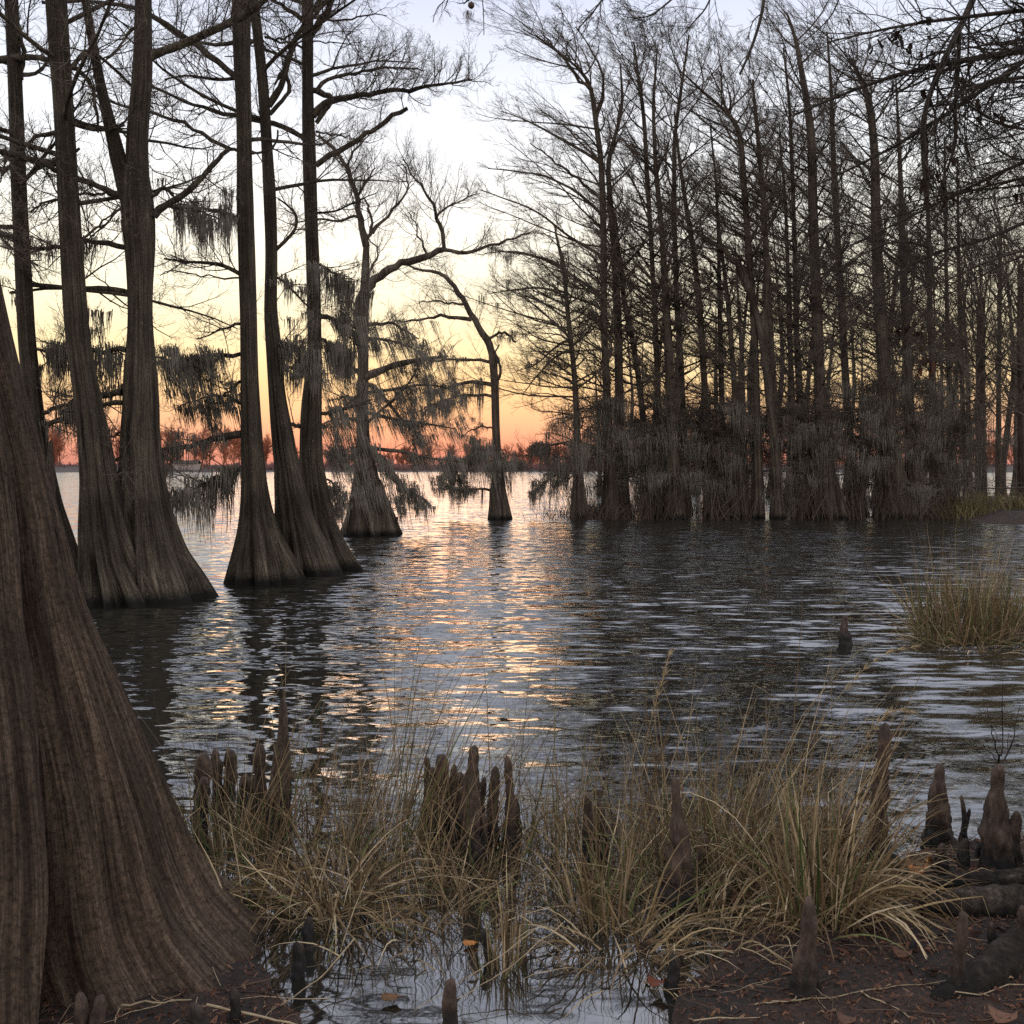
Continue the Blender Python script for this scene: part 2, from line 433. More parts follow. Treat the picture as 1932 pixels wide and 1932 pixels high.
def trunk_mesh(mb, rng, prof, S=48, dz=.12, lobes=7, A0=.30, flare_h=1.6, Aup=.035, rough=.02):
    """prof rows: z, x, y, r (ascending z). Fluted, buttressed trunk"""
    prof = np.asarray(prof, float)
    zs = [prof[0, 0]]
    while zs[-1] < prof[-1, 0]:
        zs.append(zs[-1] + dz * (.5 if zs[-1] < flare_h else 1.6))
    zs[-1] = prof[-1, 0]; zs = np.array(zs)
    def sm(col):
        y = np.interp(zs, prof[:, 0], prof[:, col])
        for _ in range(2): y[1:-1] = (y[:-2] + 2 * y[1:-1] + y[2:]) / 4
        return y
    cx, cy, r = sm(1), sm(2), sm(3)
    th = np.arange(S) * 2 * pi / S
    p1, p2, p3, p4 = rng.random(4) * 6.28
    warp = th + .35 * np.sin(2 * th + p1) + .2 * np.sin(3 * th + p2)
    zz = zs[:, None]
    l1 = np.abs(np.cos(lobes / 2 * warp + p3 + .10 * zz))
    l2 = np.abs(np.cos((lobes * 1.0 + 3) * warp + p4 - .1 * zz))
    A = Aup + (A0 * 1.75 - Aup) * np.exp(-np.clip(zs, 0, 99) / (flare_h * .72))[:, None]
    l1 = l1 ** .5; rad = r[:, None] * (1 + A * (l1 - .88) * 1.6 + A * .75 * (l2 ** .6 - .84))
    rad = rad * (1 + A * .35 * np.sin(2 * th + p4 + zz * .4) * np.sin(3 * th + p1 - zz * .5))
    rad = rad * (1 + rough * (np.sin(5 * th + 1.7 * zz + p1) + np.sin(3 * th - 2.3 * zz + p2) + .7 * np.sin(9 * th + 4 * zz)))
    v = np.stack([cx[:, None] + rad * np.cos(th), cy[:, None] + rad * np.sin(th), np.broadcast_to(zz, rad.shape)], -1).reshape(-1, 3)
    n = len(zs); b = (np.arange(n - 1) * S)[:, None]; s = np.arange(S)[None]; s2 = (np.arange(S) + 1) % S
    q = np.stack([b + s, b + s2[None], b + S + s2[None], b + S + s], -1).reshape(-1, 4)
    fv = np.stack([np.broadcast_to(np.cos(th), rad.shape), np.broadcast_to(np.sin(th), rad.shape), np.broadcast_to(zz, rad.shape)], -1).reshape(-1, 3)
    mb.add(v, q, fv)
    return np.stack([cx, cy, zs], 1), r

TW = [1.0]
def profile(pts, Y, base_y, top=None, under=.4, topr=None):
    """picture points (px, py, half width) -> rows z, x, y, r"""
    rows = []
    for px, py, hw in pts:
        p = P(px, py, Y); rows.append((p[2], p[0], Y, hw * Y / F * TW[0]))
    rows.sort()
    z0, x0, _, r0 = rows[0]
    rows.insert(0, (-under, x0, Y, r0 * 1.08))
    if top:
        z1, x1, _, r1 = rows[-1]; z2, x2 = rows[-2][0], rows[-2][1]
        sl = np.clip((x1 - x2) / max(.1, z1 - z2), -.06, .06)
        rows.append((z1 + (top - z1) * .5, x1 + sl * (top - z1) * .5, Y, r1 * .62))
        rows.append((top, x1 + sl * (top - z1), Y + .1, topr or .02))
    return rows

def limb_pts(pts, Y, dy=0., K=12, rng=None):
    n = len(pts)
    rows = []
    for i, (px, py) in enumerate(pts):
        p = P(px, py, Y + dy * i / (n - 1)); rows.append(p)
    o = resample(np.array(rows), K)
    if rng is not None: o[1:-1] += rng.normal(0, .003 * Y, (K - 2, 3)) * .26
    return o

class Tree:
    def __init__(s, name, label, cat, base, seed, group=None, bark='bark', twig='twig'):
        s.root = thing(name, base, label, cat, group); s.base = np.asarray(base, float)
        s.rng = np.random.default_rng(seed); s.tr, s.br, s.tw, s.ms = MB(), MB(), MB(), MB()
        s.bark, s.twig = bark, twig; s.anch = []; s.pts = []
    def trunk(s, prof, **kw):
        c, r = trunk_mesh(s.tr, s.rng, prof, **kw); s.path, s.rad = c, r; s.pts.append(np.concatenate([c, r[:, None]], 1)); return c, r
    def limb(s, pts, Y, r0, r1, dy=0., n=10, tl=.9, K=12, lv=3, moss_n=0, ml=.5, sl=(0, 0), up=.12, tp=(.15, 1.), dens=1., st=26):
        if s.pts and abs(Y - s.base[1]) > .02: dy += Y - s.base[1]; Y = s.base[1]
        p = limb_pts(pts, Y, dy, K, s.rng)
        if s.pts:      # a limb grows out of its trunk or out of an earlier limb
            ex = np.concatenate(s.pts); dd = np.linalg.norm(p[:, None, :] - ex[None, :, :3], axis=2) - ex[None, :, 3]
            if dd.min() > .02:
                j = np.argmin(np.linalg.norm(p[0] - ex[:, :3], axis=1) - ex[:, 3] + .5 * np.clip(ex[:, 2] - p[0][2], 0, 9)); a_ = ex[j, :3]
                p = resample(np.concatenate([[a_, a_ * .5 + p[0] * .5 + [0, 0, .06]], p]), K + 4); K += 4
        R = np.linspace(r0, r1, K) * (1 + s.rng.normal(0, .07, K))
        s.pts.append(np.concatenate([p, R[:, None]], 1)); p = p[None]; R = R[None]
        s.br.add(*tubes(p, R, 8))
        s.sprays(p, R, n, tl, tp, up, lv, dens)
        if moss_n:
            a = pick(s.rng, p, moss_n) if not len(s.anch) else np.concatenate([pick(s.rng, p, moss_n // 2), pick(s.rng, s.anch[-1], moss_n - moss_n // 2)])
            s.ms.add(*moss(s.rng, a, st, ml, sl))
        return p
    def sprays(s, p, R, n, tl, tp=(.15, 1.), up=.12, lv=3, dens=1., bias=None):
        g = s.rng
        if n <= 0: return
        a, ra = grow(g, p, R, n, tp, (.5, 1.0), (35, 70), up, 6, .2, .5, .35, .35, .009, bias, .3, absl=tl)
        s.br.add(*tubes(a, ra, 4)); s.anch.append(a)
        b, rb = grow(g, a, ra, int(7 * dens), (.15, 1.), (.35, .65), (30, 65), up, 5, .22, .6, .5, .4, .006, bias)
        s.tw.add(*tubes(b, rb, 3))
        if lv > 2:
            c, rc = grow(g, b, rb, int(5 * dens), (.2, 1.), (.35, .65), (30, 60), up * .6, 3, .25, .7, .6, .3, .0042, bias)
            s.tw.add(*tubes(c, np.maximum(rc, .0016), 3))
            if lv > 3:
                d, rd = grow(g, c, rc, 2, (.3, 1.), (.4, .8), (20, 60), -.15, 3, .25, .8, .7, .3, .0035)
                s.tw.add(*tubes(d, np.maximum(rd, .0015), 3))
    def crown(s, n1, z0, z1, L0, L1, el=(15, 45), bias=(0, 0, 0), dens=1., r1f=.45, lv=3, up=.08, cone=.0, tw=.0045, spread=1.):
        """random limbs along the trunk; L0 length low down, L1 at the top"""
        g = s.rng; c = s.path; rr = s.rad
        t = np.sort(g.random(n1)); zz = z0 + (z1 - z0) * t
        x = np.interp(zz, c[:, 2], c[:, 0]); y = np.interp(zz, c[:, 2], c[:, 1]); r = np.interp(zz, c[:, 2], rr)
        az = np.arange(n1) * 2.4 + g.random(n1) * 1.2; e = np.radians(g.uniform(el[0], el[1], n1) + 25 * t)
        d = np.stack([np.cos(az) * np.cos(e), np.sin(az) * np.cos(e), np.sin(e)], 1)
        L = (L0 + (L1 - L0) * t) * g.uniform(.6, 1.1, n1)
        L = L * (1 + .5 * np.clip(d @ np.asarray(bias, float) * 3, -.8, 1.))
        K = 9; pts = [np.stack([x, y, zz], 1)]
        for k in range(1, K):
            d = unit(d + g.normal(0, .10, (n1, 3)) + np.array([0, 0, up]) * (k / K) + np.asarray(bias) * .35)
            pts.append(pts[-1] + d * (L / (K - 1))[:, None])
        p = np.stack(pts, 1); R = np.clip(r * r1f, .007, .032)[:, None] * np.linspace(1, .25, K)[None]
        s.br.add(*tubes(p, R, 6))
        a, ra = grow(g, p, R, int(9 * dens), (.18, 1.), (.28, .5), (30, 60), .10, 5, .18, .5, .4, .45, .016, bias, .2)
        s.br.add(*tubes(a, ra, 4)); s.prim, s.sec = p, a
        b, rb = grow(g, a, ra, int(6 * dens), (.2, 1.), (.3, .55), (30, 60), .14, 4, .2, .6, .5, .4, .008, bias)
        s.tw.add(*tubes(b, np.maximum(rb, tw), 3))
        if lv > 2:
            cc, rc = grow(g, b, rb, int(4 * dens), (.2, 1.), (.4, .8), (30, 60), .1, 3, .2, .7, .6, .3, .006)
            s.tw.add(*tubes(cc, np.maximum(rc, tw * .75), 3))
        return p
    def drape(s, src, n, zlo, zhi, strands=30, ml=.8, sl=(0, 0), w=.009, spread=.09):
        a = pick(s.rng, src, n, zlo, zhi)
        if len(a): s.ms.add(*moss(s.rng, a, strands, ml, sl, spread, w))
    def done(s):
        s.tr.build('trunk', M[s.bark], s.root, s.base)
        s.br.build('branches', M[s.bark], s.root, s.base)
        s.tw.build('twigs', M[s.twig], s.root, s.base)
        s.ms.build('hanging_moss', M['moss'], s.root, s.base)
        return s.root

# ================================================================ the left-hand cypresses
TW[0] = .92
GL = 'tall cypresses standing in the water at the left'
def base_at(px, Y): return (P(px, 900, Y)[0], Y, 0.0)

# slim one at the far left
Y = 12.9
t = Tree('cypress_tree', 'slim straight grey cypress partly hidden behind the huge brown trunk at the left edge', 'tree', base_at(70, Y), 11, GL)
t.trunk(profile([(21, 0, 13), (30, 200, 14), (38, 400, 15), (50, 639, 17), (66, 806, 19), (85, 950, 30), (100, 1105, 62)], Y, 1120, 12.5), lobes=6)
t.crown(26, 3.2, 12, 2.6, 2.0, (-5, 30), tw=.0018)
t.limb([(30, 300), (10, 330), (-30, 300)], Y, .03, .012)
t.limb([(74, 660), (100, 668), (140, 650), (190, 668)], Y + .4, .02, .008, moss_n=10, ml=.6)
t.limb([(80, 779), (112, 768), (136, 760), (170, 775)], Y, .028, .012, moss_n=8, ml=.5)
t.limb([(82, 802), (112, 795), (140, 787), (160, 800)], Y, .025, .01, moss_n=6, ml=.5)
t.limb([(40, 150), (46, 100), (38, 50), (20, 0)], Y, .03, .015)
t.limb([(0, 113), (48, 106), (80, 108), (130, 128), (170, 140), (182, 170), (185, 250)], Y - .5, .045, .014, n=16)
t.done()

# leaning one with long ridged foot
Y = 12.3
t = Tree('cypress_tree', 'grey cypress left of the forked one, its ridged foot merging with it', 'tree', base_at(205, Y), 12, GL)
t.trunk(profile([(106, 0, 21), (120, 211, 19), (131, 397, 21), (146, 639, 24), (157, 707, 26), (172, 800, 30), (184, 906, 38), (194, 1000, 52), (210, 1070, 68), (232, 1134, 92)], Y, 1134, 14), lobes=9, A0=.34, flare_h=2.2, S=72)
t.crown(22, 4.6, 13.5, 2.8, 2.2, (-5, 30), tw=.0018)
t.limb([(100, 312), (56, 301), (0, 285), (-40, 280)], Y, .05, .025, dy=-.6)
t.limb([(140, 130), (165, 75), (200, 120), (245, 160), (290, 205)], Y, .03, .012, dy=.8)
t.limb([(116, 463), (90, 466), (60, 476)], Y, .025, .012)
t.limb([(150, 238), (168, 245), (200, 243), (235, 235)], Y, .03, .02, dy=.3, n=6)
t.limb([(105, 250), (70, 255), (48, 272), (20, 300)], Y, .028, .01)
t.limb([(146, 380), (120, 372), (70, 388), (58, 400)], Y, .022, .01)
t.limb([(150, 280), (120, 300), (60, 322), (52, 330)], Y, .016, .008, n=8)
t.limb([(150, 455), (190, 420), (215, 400), (225, 385)], Y, .018, .007)
t.done()

# the forked giant
Y = 12.6
t = Tree('cypress_tree', 'thick forked grey cypress with two stems and wide fluted foot, left of the open water', 'tree', base_at(300, Y), 13, GL)
t.trunk(profile([(254, 318, 22), (256, 345, 31), (258, 397, 33), (263, 460, 30), (264, 575, 23), (265, 639, 25), (265, 707, 33), (266, 760, 36), (264, 806, 38), (266, 873, 41), (272, 959, 52), (281, 1038, 72), (290, 1090, 95), (298, 1134, 106)], Y, 1134)
, lobes=9, A0=.32, flare_h=2.2, S=84)
t.trunk(profile([(264, 400, 22), (260, 330, 23), (257, 265, 21), (264, 200, 20), (270, 130, 20), (270, 60, 17), (270, 0, 16)], Y, 0, 14)[1:], lobes=5, A0=.02, flare_h=.1)
t.crown(18, 7.0, 13.5, 2.8, 2.0, (-5, 30), tw=.0018)
pr = [(248, 400, 18), (236, 345, 19), (229, 325, 18), (214, 258, 14), (193, 180, 10.5), (175, 83, 9), (163, 15, 8), (159, 0, 8)]
t.trunk(profile(pr, Y + .05, 0, 11)[1:], lobes=5, A0=.02, flare_h=.1)
t.limb([(288, 103), (314, 94), (360, 76), (397, 60), (430, 46), (470, 23), (500, 0), (540, -40)], Y, .055, .032, n=22, K=16)
t.limb([(290, 408), (317, 384), (347, 370), (374, 344), (403, 308), (433, 281)], Y, .05, .028, n=8, K=14)
t.limb([(290, 372), (305, 352), (318, 355), (327, 370)], Y, .03, .02, n=3)
t.limb([(231, 370), (185, 354), (142, 336), (99, 318), (56, 301)], Y, .04, .025, dy=-.5, n=8)
t.limb([(228, 367), (185, 366), (150, 367)], Y, .022, .016, n=4)
t.limb([(236, 467), (198, 458), (159, 455), (116, 463), (60, 476)], Y + .2, .035, .018, dy=.4, n=8, moss_n=9, ml=.45)
t.limb([(240, 550), (198, 543), (162, 544), (66, 544), (20, 552)], Y + .2, .032, .018, dy=.4, n=3, moss_n=3, ml=.25)
t.limb([(240, 661), (212, 661), (185, 665), (120, 655), (90, 665)], Y + .2, .035, .014, dy=.5, n=10, moss_n=24, ml=.65)
t.limb([(233, 740), (212, 740), (196, 750), (183, 745), (130, 760)], Y + .2, .045, .02, dy=.4, n=8, moss_n=6, ml=.5)
t.limb([(232, 760), (190, 764), (160, 775), (85, 800)], Y + .2, .03, .012, dy=.4, n=8, moss_n=4, ml=.4)
t.limb([(233, 815), (208, 823), (195, 830)], Y, .018, .008, n=4)
t.limb([(225, 395), (205, 420), (180, 440), (160, 460)], Y, .02, .007, n=8)
t.limb([(243, 60), (225, 90), (200, 110)], Y, .02, .007, n=8)
t.limb([(330, 395), (360, 392), (395, 405), (440, 425)], Y + 1.5, .02, .008, n=6, moss_n=12, ml=.85)
t.limb([(240, 860), (222, 868), (205, 862)], Y - .2, .035, .012, n=3)
t.done()

# three stems right of the gap
Y = 14.4
t = Tree('cypress_tree', 'straight mottled grey cypress in front of two others, left of the sunset gap', 'tree', base_at(497, Y), 14, GL)
t.trunk(profile([(455, 0, 19), (456, 99, 17), (460, 200, 15), (461, 300, 15), (463, 397, 17), (467, 530, 17), (470, 639, 17), (471, 707, 18), (475, 806, 20), (480, 906, 25), (483, 960, 31), (487, 1005, 41), (494, 1060, 60), (497, 1100, 72)], Y, 1100, 14), lobes=8, A0=.34, flare_h=1.8, S=64)
t.crown(20, 5.5, 13.5, 3.0, 2.2, (-5, 30), tw=.0019)
t.limb([(450, 148), (413, 116), (367, 79), (330, 56), (290, 30), (230, 8), (150, 2), (80, 5)], Y, .045, .02, n=26, K=18, dy=.5)
t.limb([(440, 150), (400, 150), (350, 140), (310, 150)], Y, .03, .01, n=10)
t.limb([(450, 415), (430, 405), (400, 395), (360, 392), (330, 380)], Y + .6, .035, .010, n=8, moss_n=14, ml=.9)
t.limb([(452, 518), (430, 503), (397, 492), (367, 498), (347, 490), (310, 488)], Y, .035, .012, n=14)
t.limb([(452, 524), (390, 522), (350, 515), (315, 505), (302, 520)], Y, .014, .006, n=5)
t.limb([(453, 611), (435, 616), (400, 628), (370, 640)], Y, .02, .008, n=8)
t.limb([(453, 668), (397, 671), (334, 683), (288, 674)], Y + .3, .032, .014, n=12, moss_n=34, ml=.8, sl=(.22, 0))
t.limb([(453, 720), (440, 732), (410, 755), (395, 775)], Y + .3, .022, .008, n=10, moss_n=16, ml=.5, sl=(.2, 0))
t.limb([(455, 762), (430, 745), (390, 748), (340, 765)], Y + .3, .022, .008, n=10, moss_n=14, ml=.45, sl=(.2, 0))
t.limb([(455, 819), (400, 828), (354, 843), (304, 848)], Y, .055, .02, n=10, moss_n=14, ml=.5)
t.limb([(460, 885), (430, 892), (410, 900), (390, 912)], Y + .2, .03, .012, n=6, moss_n=24, ml=1.0, st=20)
t.limb([(400, 905), (370, 920), (340, 938), (322, 950)], Y + .2, .022, .008, n=8, moss_n=12, ml=.6)
t.limb([(395, 925), (365, 905), (340, 895), (315, 890)], Y + .2, .012, .005, n=6)
t.limb([(478, 289), (516, 283), (523, 262), (524, 245)], Y, .02, .013, n=3)
t.limb([(433, 281), (445, 287), (480, 289)], Y, .025, .02, n=0)
t.limb([(433, 281), (407, 268), (370, 245), (330, 225), (290, 210), (220, 195), (165, 175)], Y, .03, .014, n=18, K=16)
t.done()

Y = 15.6
t = Tree('cypress_tree', 'slender dark cypress between two thicker stems, bending slightly to the left', 'tree', base_at(580, Y), 15, GL)
t.trunk(profile([(470, -60, 9), (479, 0, 10), (490, 99, 10), (497, 165, 11), (503, 265, 10.5), (509, 364, 13), (512, 463, 12), (510, 600, 13), (517, 641, 16), (522, 740, 16), (531, 806, 21), (541, 872, 25), (556, 972, 37), (570, 1030, 54), (580, 1082, 70)], Y, 1082, 14), lobes=8, A0=.34, flare_h=1.8, S=60)
t.crown(18, 5.5, 13.5, 2.6, 2.2, (-5, 30), tw=.0019)
t.limb([(507, 200), (530, 165), (545, 120), (560, 60), (600, 20), (650, -30)], Y, .05, .02, n=14, K=14)
t.limb([(509, 215), (528, 195), (552, 165), (535, 130), (525, 150)], Y, .035, .018, n=4)
t.limb([(500, 70), (525, 80), (560, 60), (590, 40)], Y, .02, .008, n=8)
t.limb([(524, 470), (548, 443), (566, 415), (548, 390), (525, 375)], Y, .035, .012, n=10)
t.limb([(523, 520), (548, 545), (580, 580), (620, 600)], Y + .4, .022, .010, n=10, moss_n=10)
t.limb([(536, 655), (552, 650), (566, 660), (575, 680)], Y, .035, .02, n=6, moss_n=24, ml=.8)
t.limb([(540, 690), (560, 700), (590, 690)], Y, .03, .012, n=6, moss_n=12, ml=.6)
t.done()

Y = 16.3
t = Tree('cypress_tree', 'grey cypress with a long bare limb pointing right over open sky', 'tree', base_at(620, Y), 16, GL)
t.trunk(profile([(580, 0, 12), (581, 165, 11), (582, 248, 13), (584, 331, 14), (588, 430, 13), (592, 530, 14), (594, 639, 14), (592, 700, 16), (588, 760, 21), (587, 806, 22), (587, 872, 24), (594, 932, 28), (602, 985, 36), (614, 1038, 50), (626, 1075, 62)], Y, 1075, 14.5), lobes=8, A0=.36, flare_h=1.8, S=60)
t.crown(16, 7.4, 14, 2.8, 2.2, (-5, 30), tw=.002)
t.limb([(596, 312), (640, 283), (690, 255), (735, 225), (769, 204)], Y, .045, .035, n=5, K=14)
t.limb([(590, 218), (606, 195), (632, 187), (680, 182), (720, 172), (760, 170), (793, 170), (812, 158), (850, 158), (890, 150)], Y, .06, .014, n=34, K=22, dens=1.3, up=.2)
t.limb([(588, 170), (620, 178), (628, 185), (612, 210), (597, 232)], Y, .05, .04, n=2)
t.limb([(598, 170), (620, 150), (650, 140), (690, 135), (740, 125), (800, 135)], Y + .3, .035, .010, n=24, K=16, dens=1.2)
t.limb([(588, 62), (610, 35), (630, -10), (650, -60)], Y, .06, .03, n=8)
t.limb([(592, 20), (615, 5), (640, -20)], Y, .04, .02, n=5)
t.limb([(606, 38), (640, 40), (680, 32), (715, 20), (730, 30)], Y, .02, .007, n=9, up=-.05)
t.limb([(588, 78), (610, 80), (660, 84), (684, 78)], Y, .012, .006, n=5, up=-.05)
t.limb([(569, 258), (542, 241), (513, 231), (443, 218), (397, 208), (347, 192), (300, 168), (250, 155)], Y, .045, .018, n=22, K=18, dy=-.6)
t.limb([(572, 262), (580, 248), (569, 258)], Y, .04, .04, n=0)
t.limb([(596, 248), (620, 252), (660, 258), (672, 262)], Y, .018, .008, n=4)
t.limb([(572, 40), (540, 15), (500, -10)], Y, .04, .02, n=8)
t.limb([(570, 90), (545, 80), (510, 75), (500, 60)], Y, .02, .01, n=7)
t.limb([(570, 52), (548, 95), (528, 140), (518, 160)], Y, .03, .018, n=6)
t.limb([(602, 405), (640, 396), (672, 380), (710, 365)], Y, .02, .008, n=12)
t.limb([(603, 498), (625, 510), (650, 530), (660, 545)], Y + .3, .025, .01, n=10, moss_n=20, ml=1.0, st=26)
t.limb([(606, 598), (640, 605), (672, 620), (700, 640)], Y + .6, .04, .02, n=10, moss_n=16, ml=.7, sl=(.2, 0))
t.limb([(606, 640), (640, 655), (655, 670)], Y + .4, .03, .014, n=8, moss_n=34, ml=.9, sl=(.1, 0), st=26)
t.limb([(606, 900), (625, 910), (640, 930), (650, 950)], Y + .4, .02, .008, n=8, moss_n=20, ml=.6)
t.limb([(566, 805), (545, 800), (530, 820)], Y, .04, .015, n=4)
t.limb([(605, 780), (660, 770), (700, 760)], Y + 1, .03, .01, n=10, moss_n=14, ml=.6, sl=(.2, 0))
t.done()

# dead post left of the slim trunk's foot
mbk = MB(); rngk = np.random.default_rng(3)
p = P(99, 960, 11.8)
trunk_mesh(mbk, rngk, [(-.3, p[0], 11.8, .085), (.6, p[0], 11.8, .065), (1.35, p[0] - .01, 11.8, .05), (1.78, p[0] - .01, 11.8, .035), (1.9, p[0], 11.8, .012)], S=20, dz=.05, lobes=5, A0=.2)
o = mbk.build('dead_snag', M['bark_mid'], None, (p[0], 11.8, 0))
tag(o, 'thin broken grey post standing in the water beside the huge brown trunk', 'dead tree')

# ================================================================ the two mossy trees in the gap
Y = 24.4
t = Tree('cypress_tree', 'mossy cypress with broad cone-shaped foot and a long arm reaching right', 'tree', base_at(703, Y), 21, bark='bark_mid')
t.trunk(profile([(691, 463, 6), (689, 529, 9), (687, 570, 10), (685, 639, 11), (685, 700, 11), (684, 760, 12), (686, 840, 13), (690, 892, 24), (697, 945, 40), (702, 975, 50), (704, 1009, 61)], Y, 1009), lobes=8, A0=.30, flare_h=1.3, S=56)
t.limb([(691, 465), (684, 430), (671, 370), (658, 321), (634, 281), (601, 255)], Y, .085, .03, n=26, tl=1.5, K=14)
t.limb([(672, 372), (690, 345), (708, 317)], Y, .04, .015, n=10, tl=1.2)
t.limb([(657, 318), (662, 290), (690, 262), (705, 245)], Y, .035, .01, n=10, tl=1.2)
t.limb([(690, 455), (704, 430), (698, 400), (688, 375)], Y, .05, .02, n=8, tl=1.2)
t.limb([(702, 440), (740, 395), (770, 365), (775, 345), (760, 310)], Y, .045, .012, n=16, tl=1.4)
t.limb([(670, 405), (640, 420), (600, 410), (560, 420)], Y, .04, .015, n=14, tl=1.3)
t.limb([(684, 556), (707, 526), (727, 511), (760, 496), (800, 486), (836, 471)], Y, .11, .07, n=12, tl=1.4, K=16)
t.limb([(836, 471), (859, 478), (892, 478), (925, 463), (965, 450), (1000, 440)], Y, .05, .02, n=18, tl=1.3, K=12)
t.limb([(838, 468), (830, 427), (823, 400), (813, 380), (795, 350), (787, 340), (760, 300)], Y, .05, .015, n=26, tl=1.4, K=14)
t.limb([(826, 405), (850, 385), (880, 375), (905, 365)], Y, .03, .01, n=14, tl=1.1)
t.limb([(806, 480), (790, 450), (785, 420), (770, 400)], Y, .03, .01, n=12, tl=1.1)
t.limb([(686, 560), (678, 552), (674, 590), (671, 615), (684, 650)], Y, .09, .06, n=3)
t.limb([(690, 520), (720, 480), (700, 455), (692, 440)], Y, .03, .012, n=8, tl=1.0)
for (pts, r0, mn, ml) in [
    ([(699, 707), (739, 689), (780, 682), (808, 677), (845, 672)], .10, 40, .8),
    ([(700, 740), (740, 735), (780, 728), (820, 722), (850, 735)], .05, 50, .9),
    ([(698, 780), (740, 790), (790, 800), (830, 800), (860, 810)], .05, 60, .9),
    ([(700, 720), (730, 760), (770, 800), (800, 840)], .06, 50, .9),
    ([(700, 845), (740, 850), (790, 862), (830, 865), (870, 872)], .05, 50, .8),
    ([(675, 700), (650, 695), (630, 700)], .06, 14, .7),
    ([(675, 757), (655, 748), (635, 752)], .06, 14, .6),
    ([(676, 790), (640, 790), (610, 800)], .05, 40, .8),
    ([(678, 860), (650, 862), (620, 850)], .05, 46, 1.0),
    ([(690, 800), (735, 760), (790, 700), (800, 640)], .04, 40, .9),
    ([(686, 610), (712, 610), (745, 612), (790, 640)], .05, 26, .9),
    ([(690, 640), (730, 640), (760, 650), (800, 668)], .04, 34, .9)]:
    t.limb(pts, Y + t.rng.uniform(-.9, .9), r0, r0 * .3, n=9, tl=1.1, moss_n=int(mn * .62), ml=ml * 1.1, sl=(.36, 0), st=15, K=10)
t.limb([(725, 865), (740, 895), (760, 925), (775, 932), (800, 935), (812, 955)], Y, .11, .03, n=5, tl=.8, moss_n=30, ml=.9, sl=(.15, 0))
t.limb([(762, 925), (757, 945), (752, 965)], Y, .05, .02, n=3, tl=.6, moss_n=12, ml=.6)
tp_ = t.path[(t.path[:, 2] > .9) & (t.path[:, 2] < 3.6)]
t.ms.add(*moss(t.rng, tp_[t.rng.integers(0, len(tp_), 80)] + t.rng.normal(0, 1, (80, 3)) * [.33, .25, .1] - [0, .35, 0], 18, 1.1, (.22, 0), .08))
t.done()

Y = 31.7
t = Tree('cypress_tree', 'small crooked cypress leaning left, standing alone in the middle of the sunset gap', 'tree', base_at(943, Y), 22, bark='bark_mid')
t.trunk(profile([(931, 690, 8), (934, 730, 8), (935, 800, 8), (938, 860, 9), (941, 892, 12), (940, 925, 17), (943, 955, 21), (944, 980, 25)], Y, 980), lobes=7, A0=.25, flare_h=1., S=44)
t.limb([(931, 695), (928, 670), (922, 648), (911, 625), (893, 600), (884, 585), (873, 562), (859, 536), (836, 522), (806, 509), (770, 500)], Y, .13, .03, n=22, tl=1.5, K=20)
t.limb([(890, 603), (865, 600), (839, 597), (800, 601), (734, 609)], Y, .06, .018, n=16, tl=1.2)
t.limb([(880, 575), (850, 575), (820, 566), (790, 572)], Y, .04, .012, n=12, tl=1.2)
t.limb([(928, 684), (900, 680), (877, 678), (840, 678), (808, 681)], Y, .05, .03, n=8, tl=1.0, moss_n=6, ml=.6)
t.limb([(929, 726), (903, 718), (882, 718), (840, 734), (795, 742)], Y, .07, .02, n=12, tl=1.2, moss_n=30, ml=1.0)
t.limb([(928, 748), (880, 743), (840, 757), (810, 765), (780, 780)], Y, .05, .015, n=12, tl=1.2, moss_n=50, ml=1.1)
t.limb([(921, 638), (945, 627), (961, 630), (973, 646)], Y, .05, .03, n=6, tl=.8, moss_n=6, ml=.5)
t.limb([(938, 725), (946, 700), (938, 670), (942, 650)], Y, .05, .02, n=6, tl=.6)
t.limb([(930, 808), (905, 805), (885, 815), (870, 825)], Y, .03, .012, n=8, tl=1.0, moss_n=10)
t.limb([(938, 850), (905, 850), (870, 868), (850, 880)], Y, .05, .02, n=10, tl=1.0, moss_n=60, ml=1.1)
t.limb([(925, 925), (900, 920), (870, 925), (840, 918), (820, 915)], Y, .04, .015, n=12, tl=1.1, moss_n=50, ml=.8)
t.limb([(938, 880), (950, 872), (968, 870), (990, 872)], Y, .03, .01, n=8, tl=.7, moss_n=14, ml=.8)
t.ms.add(*moss(t.rng, P(925, 870, Y - .3) + t.rng.normal(0, 1, (60, 3)) * [.35, .3, .35], 22, 1.2, (.1, 0), .1))
t.done()

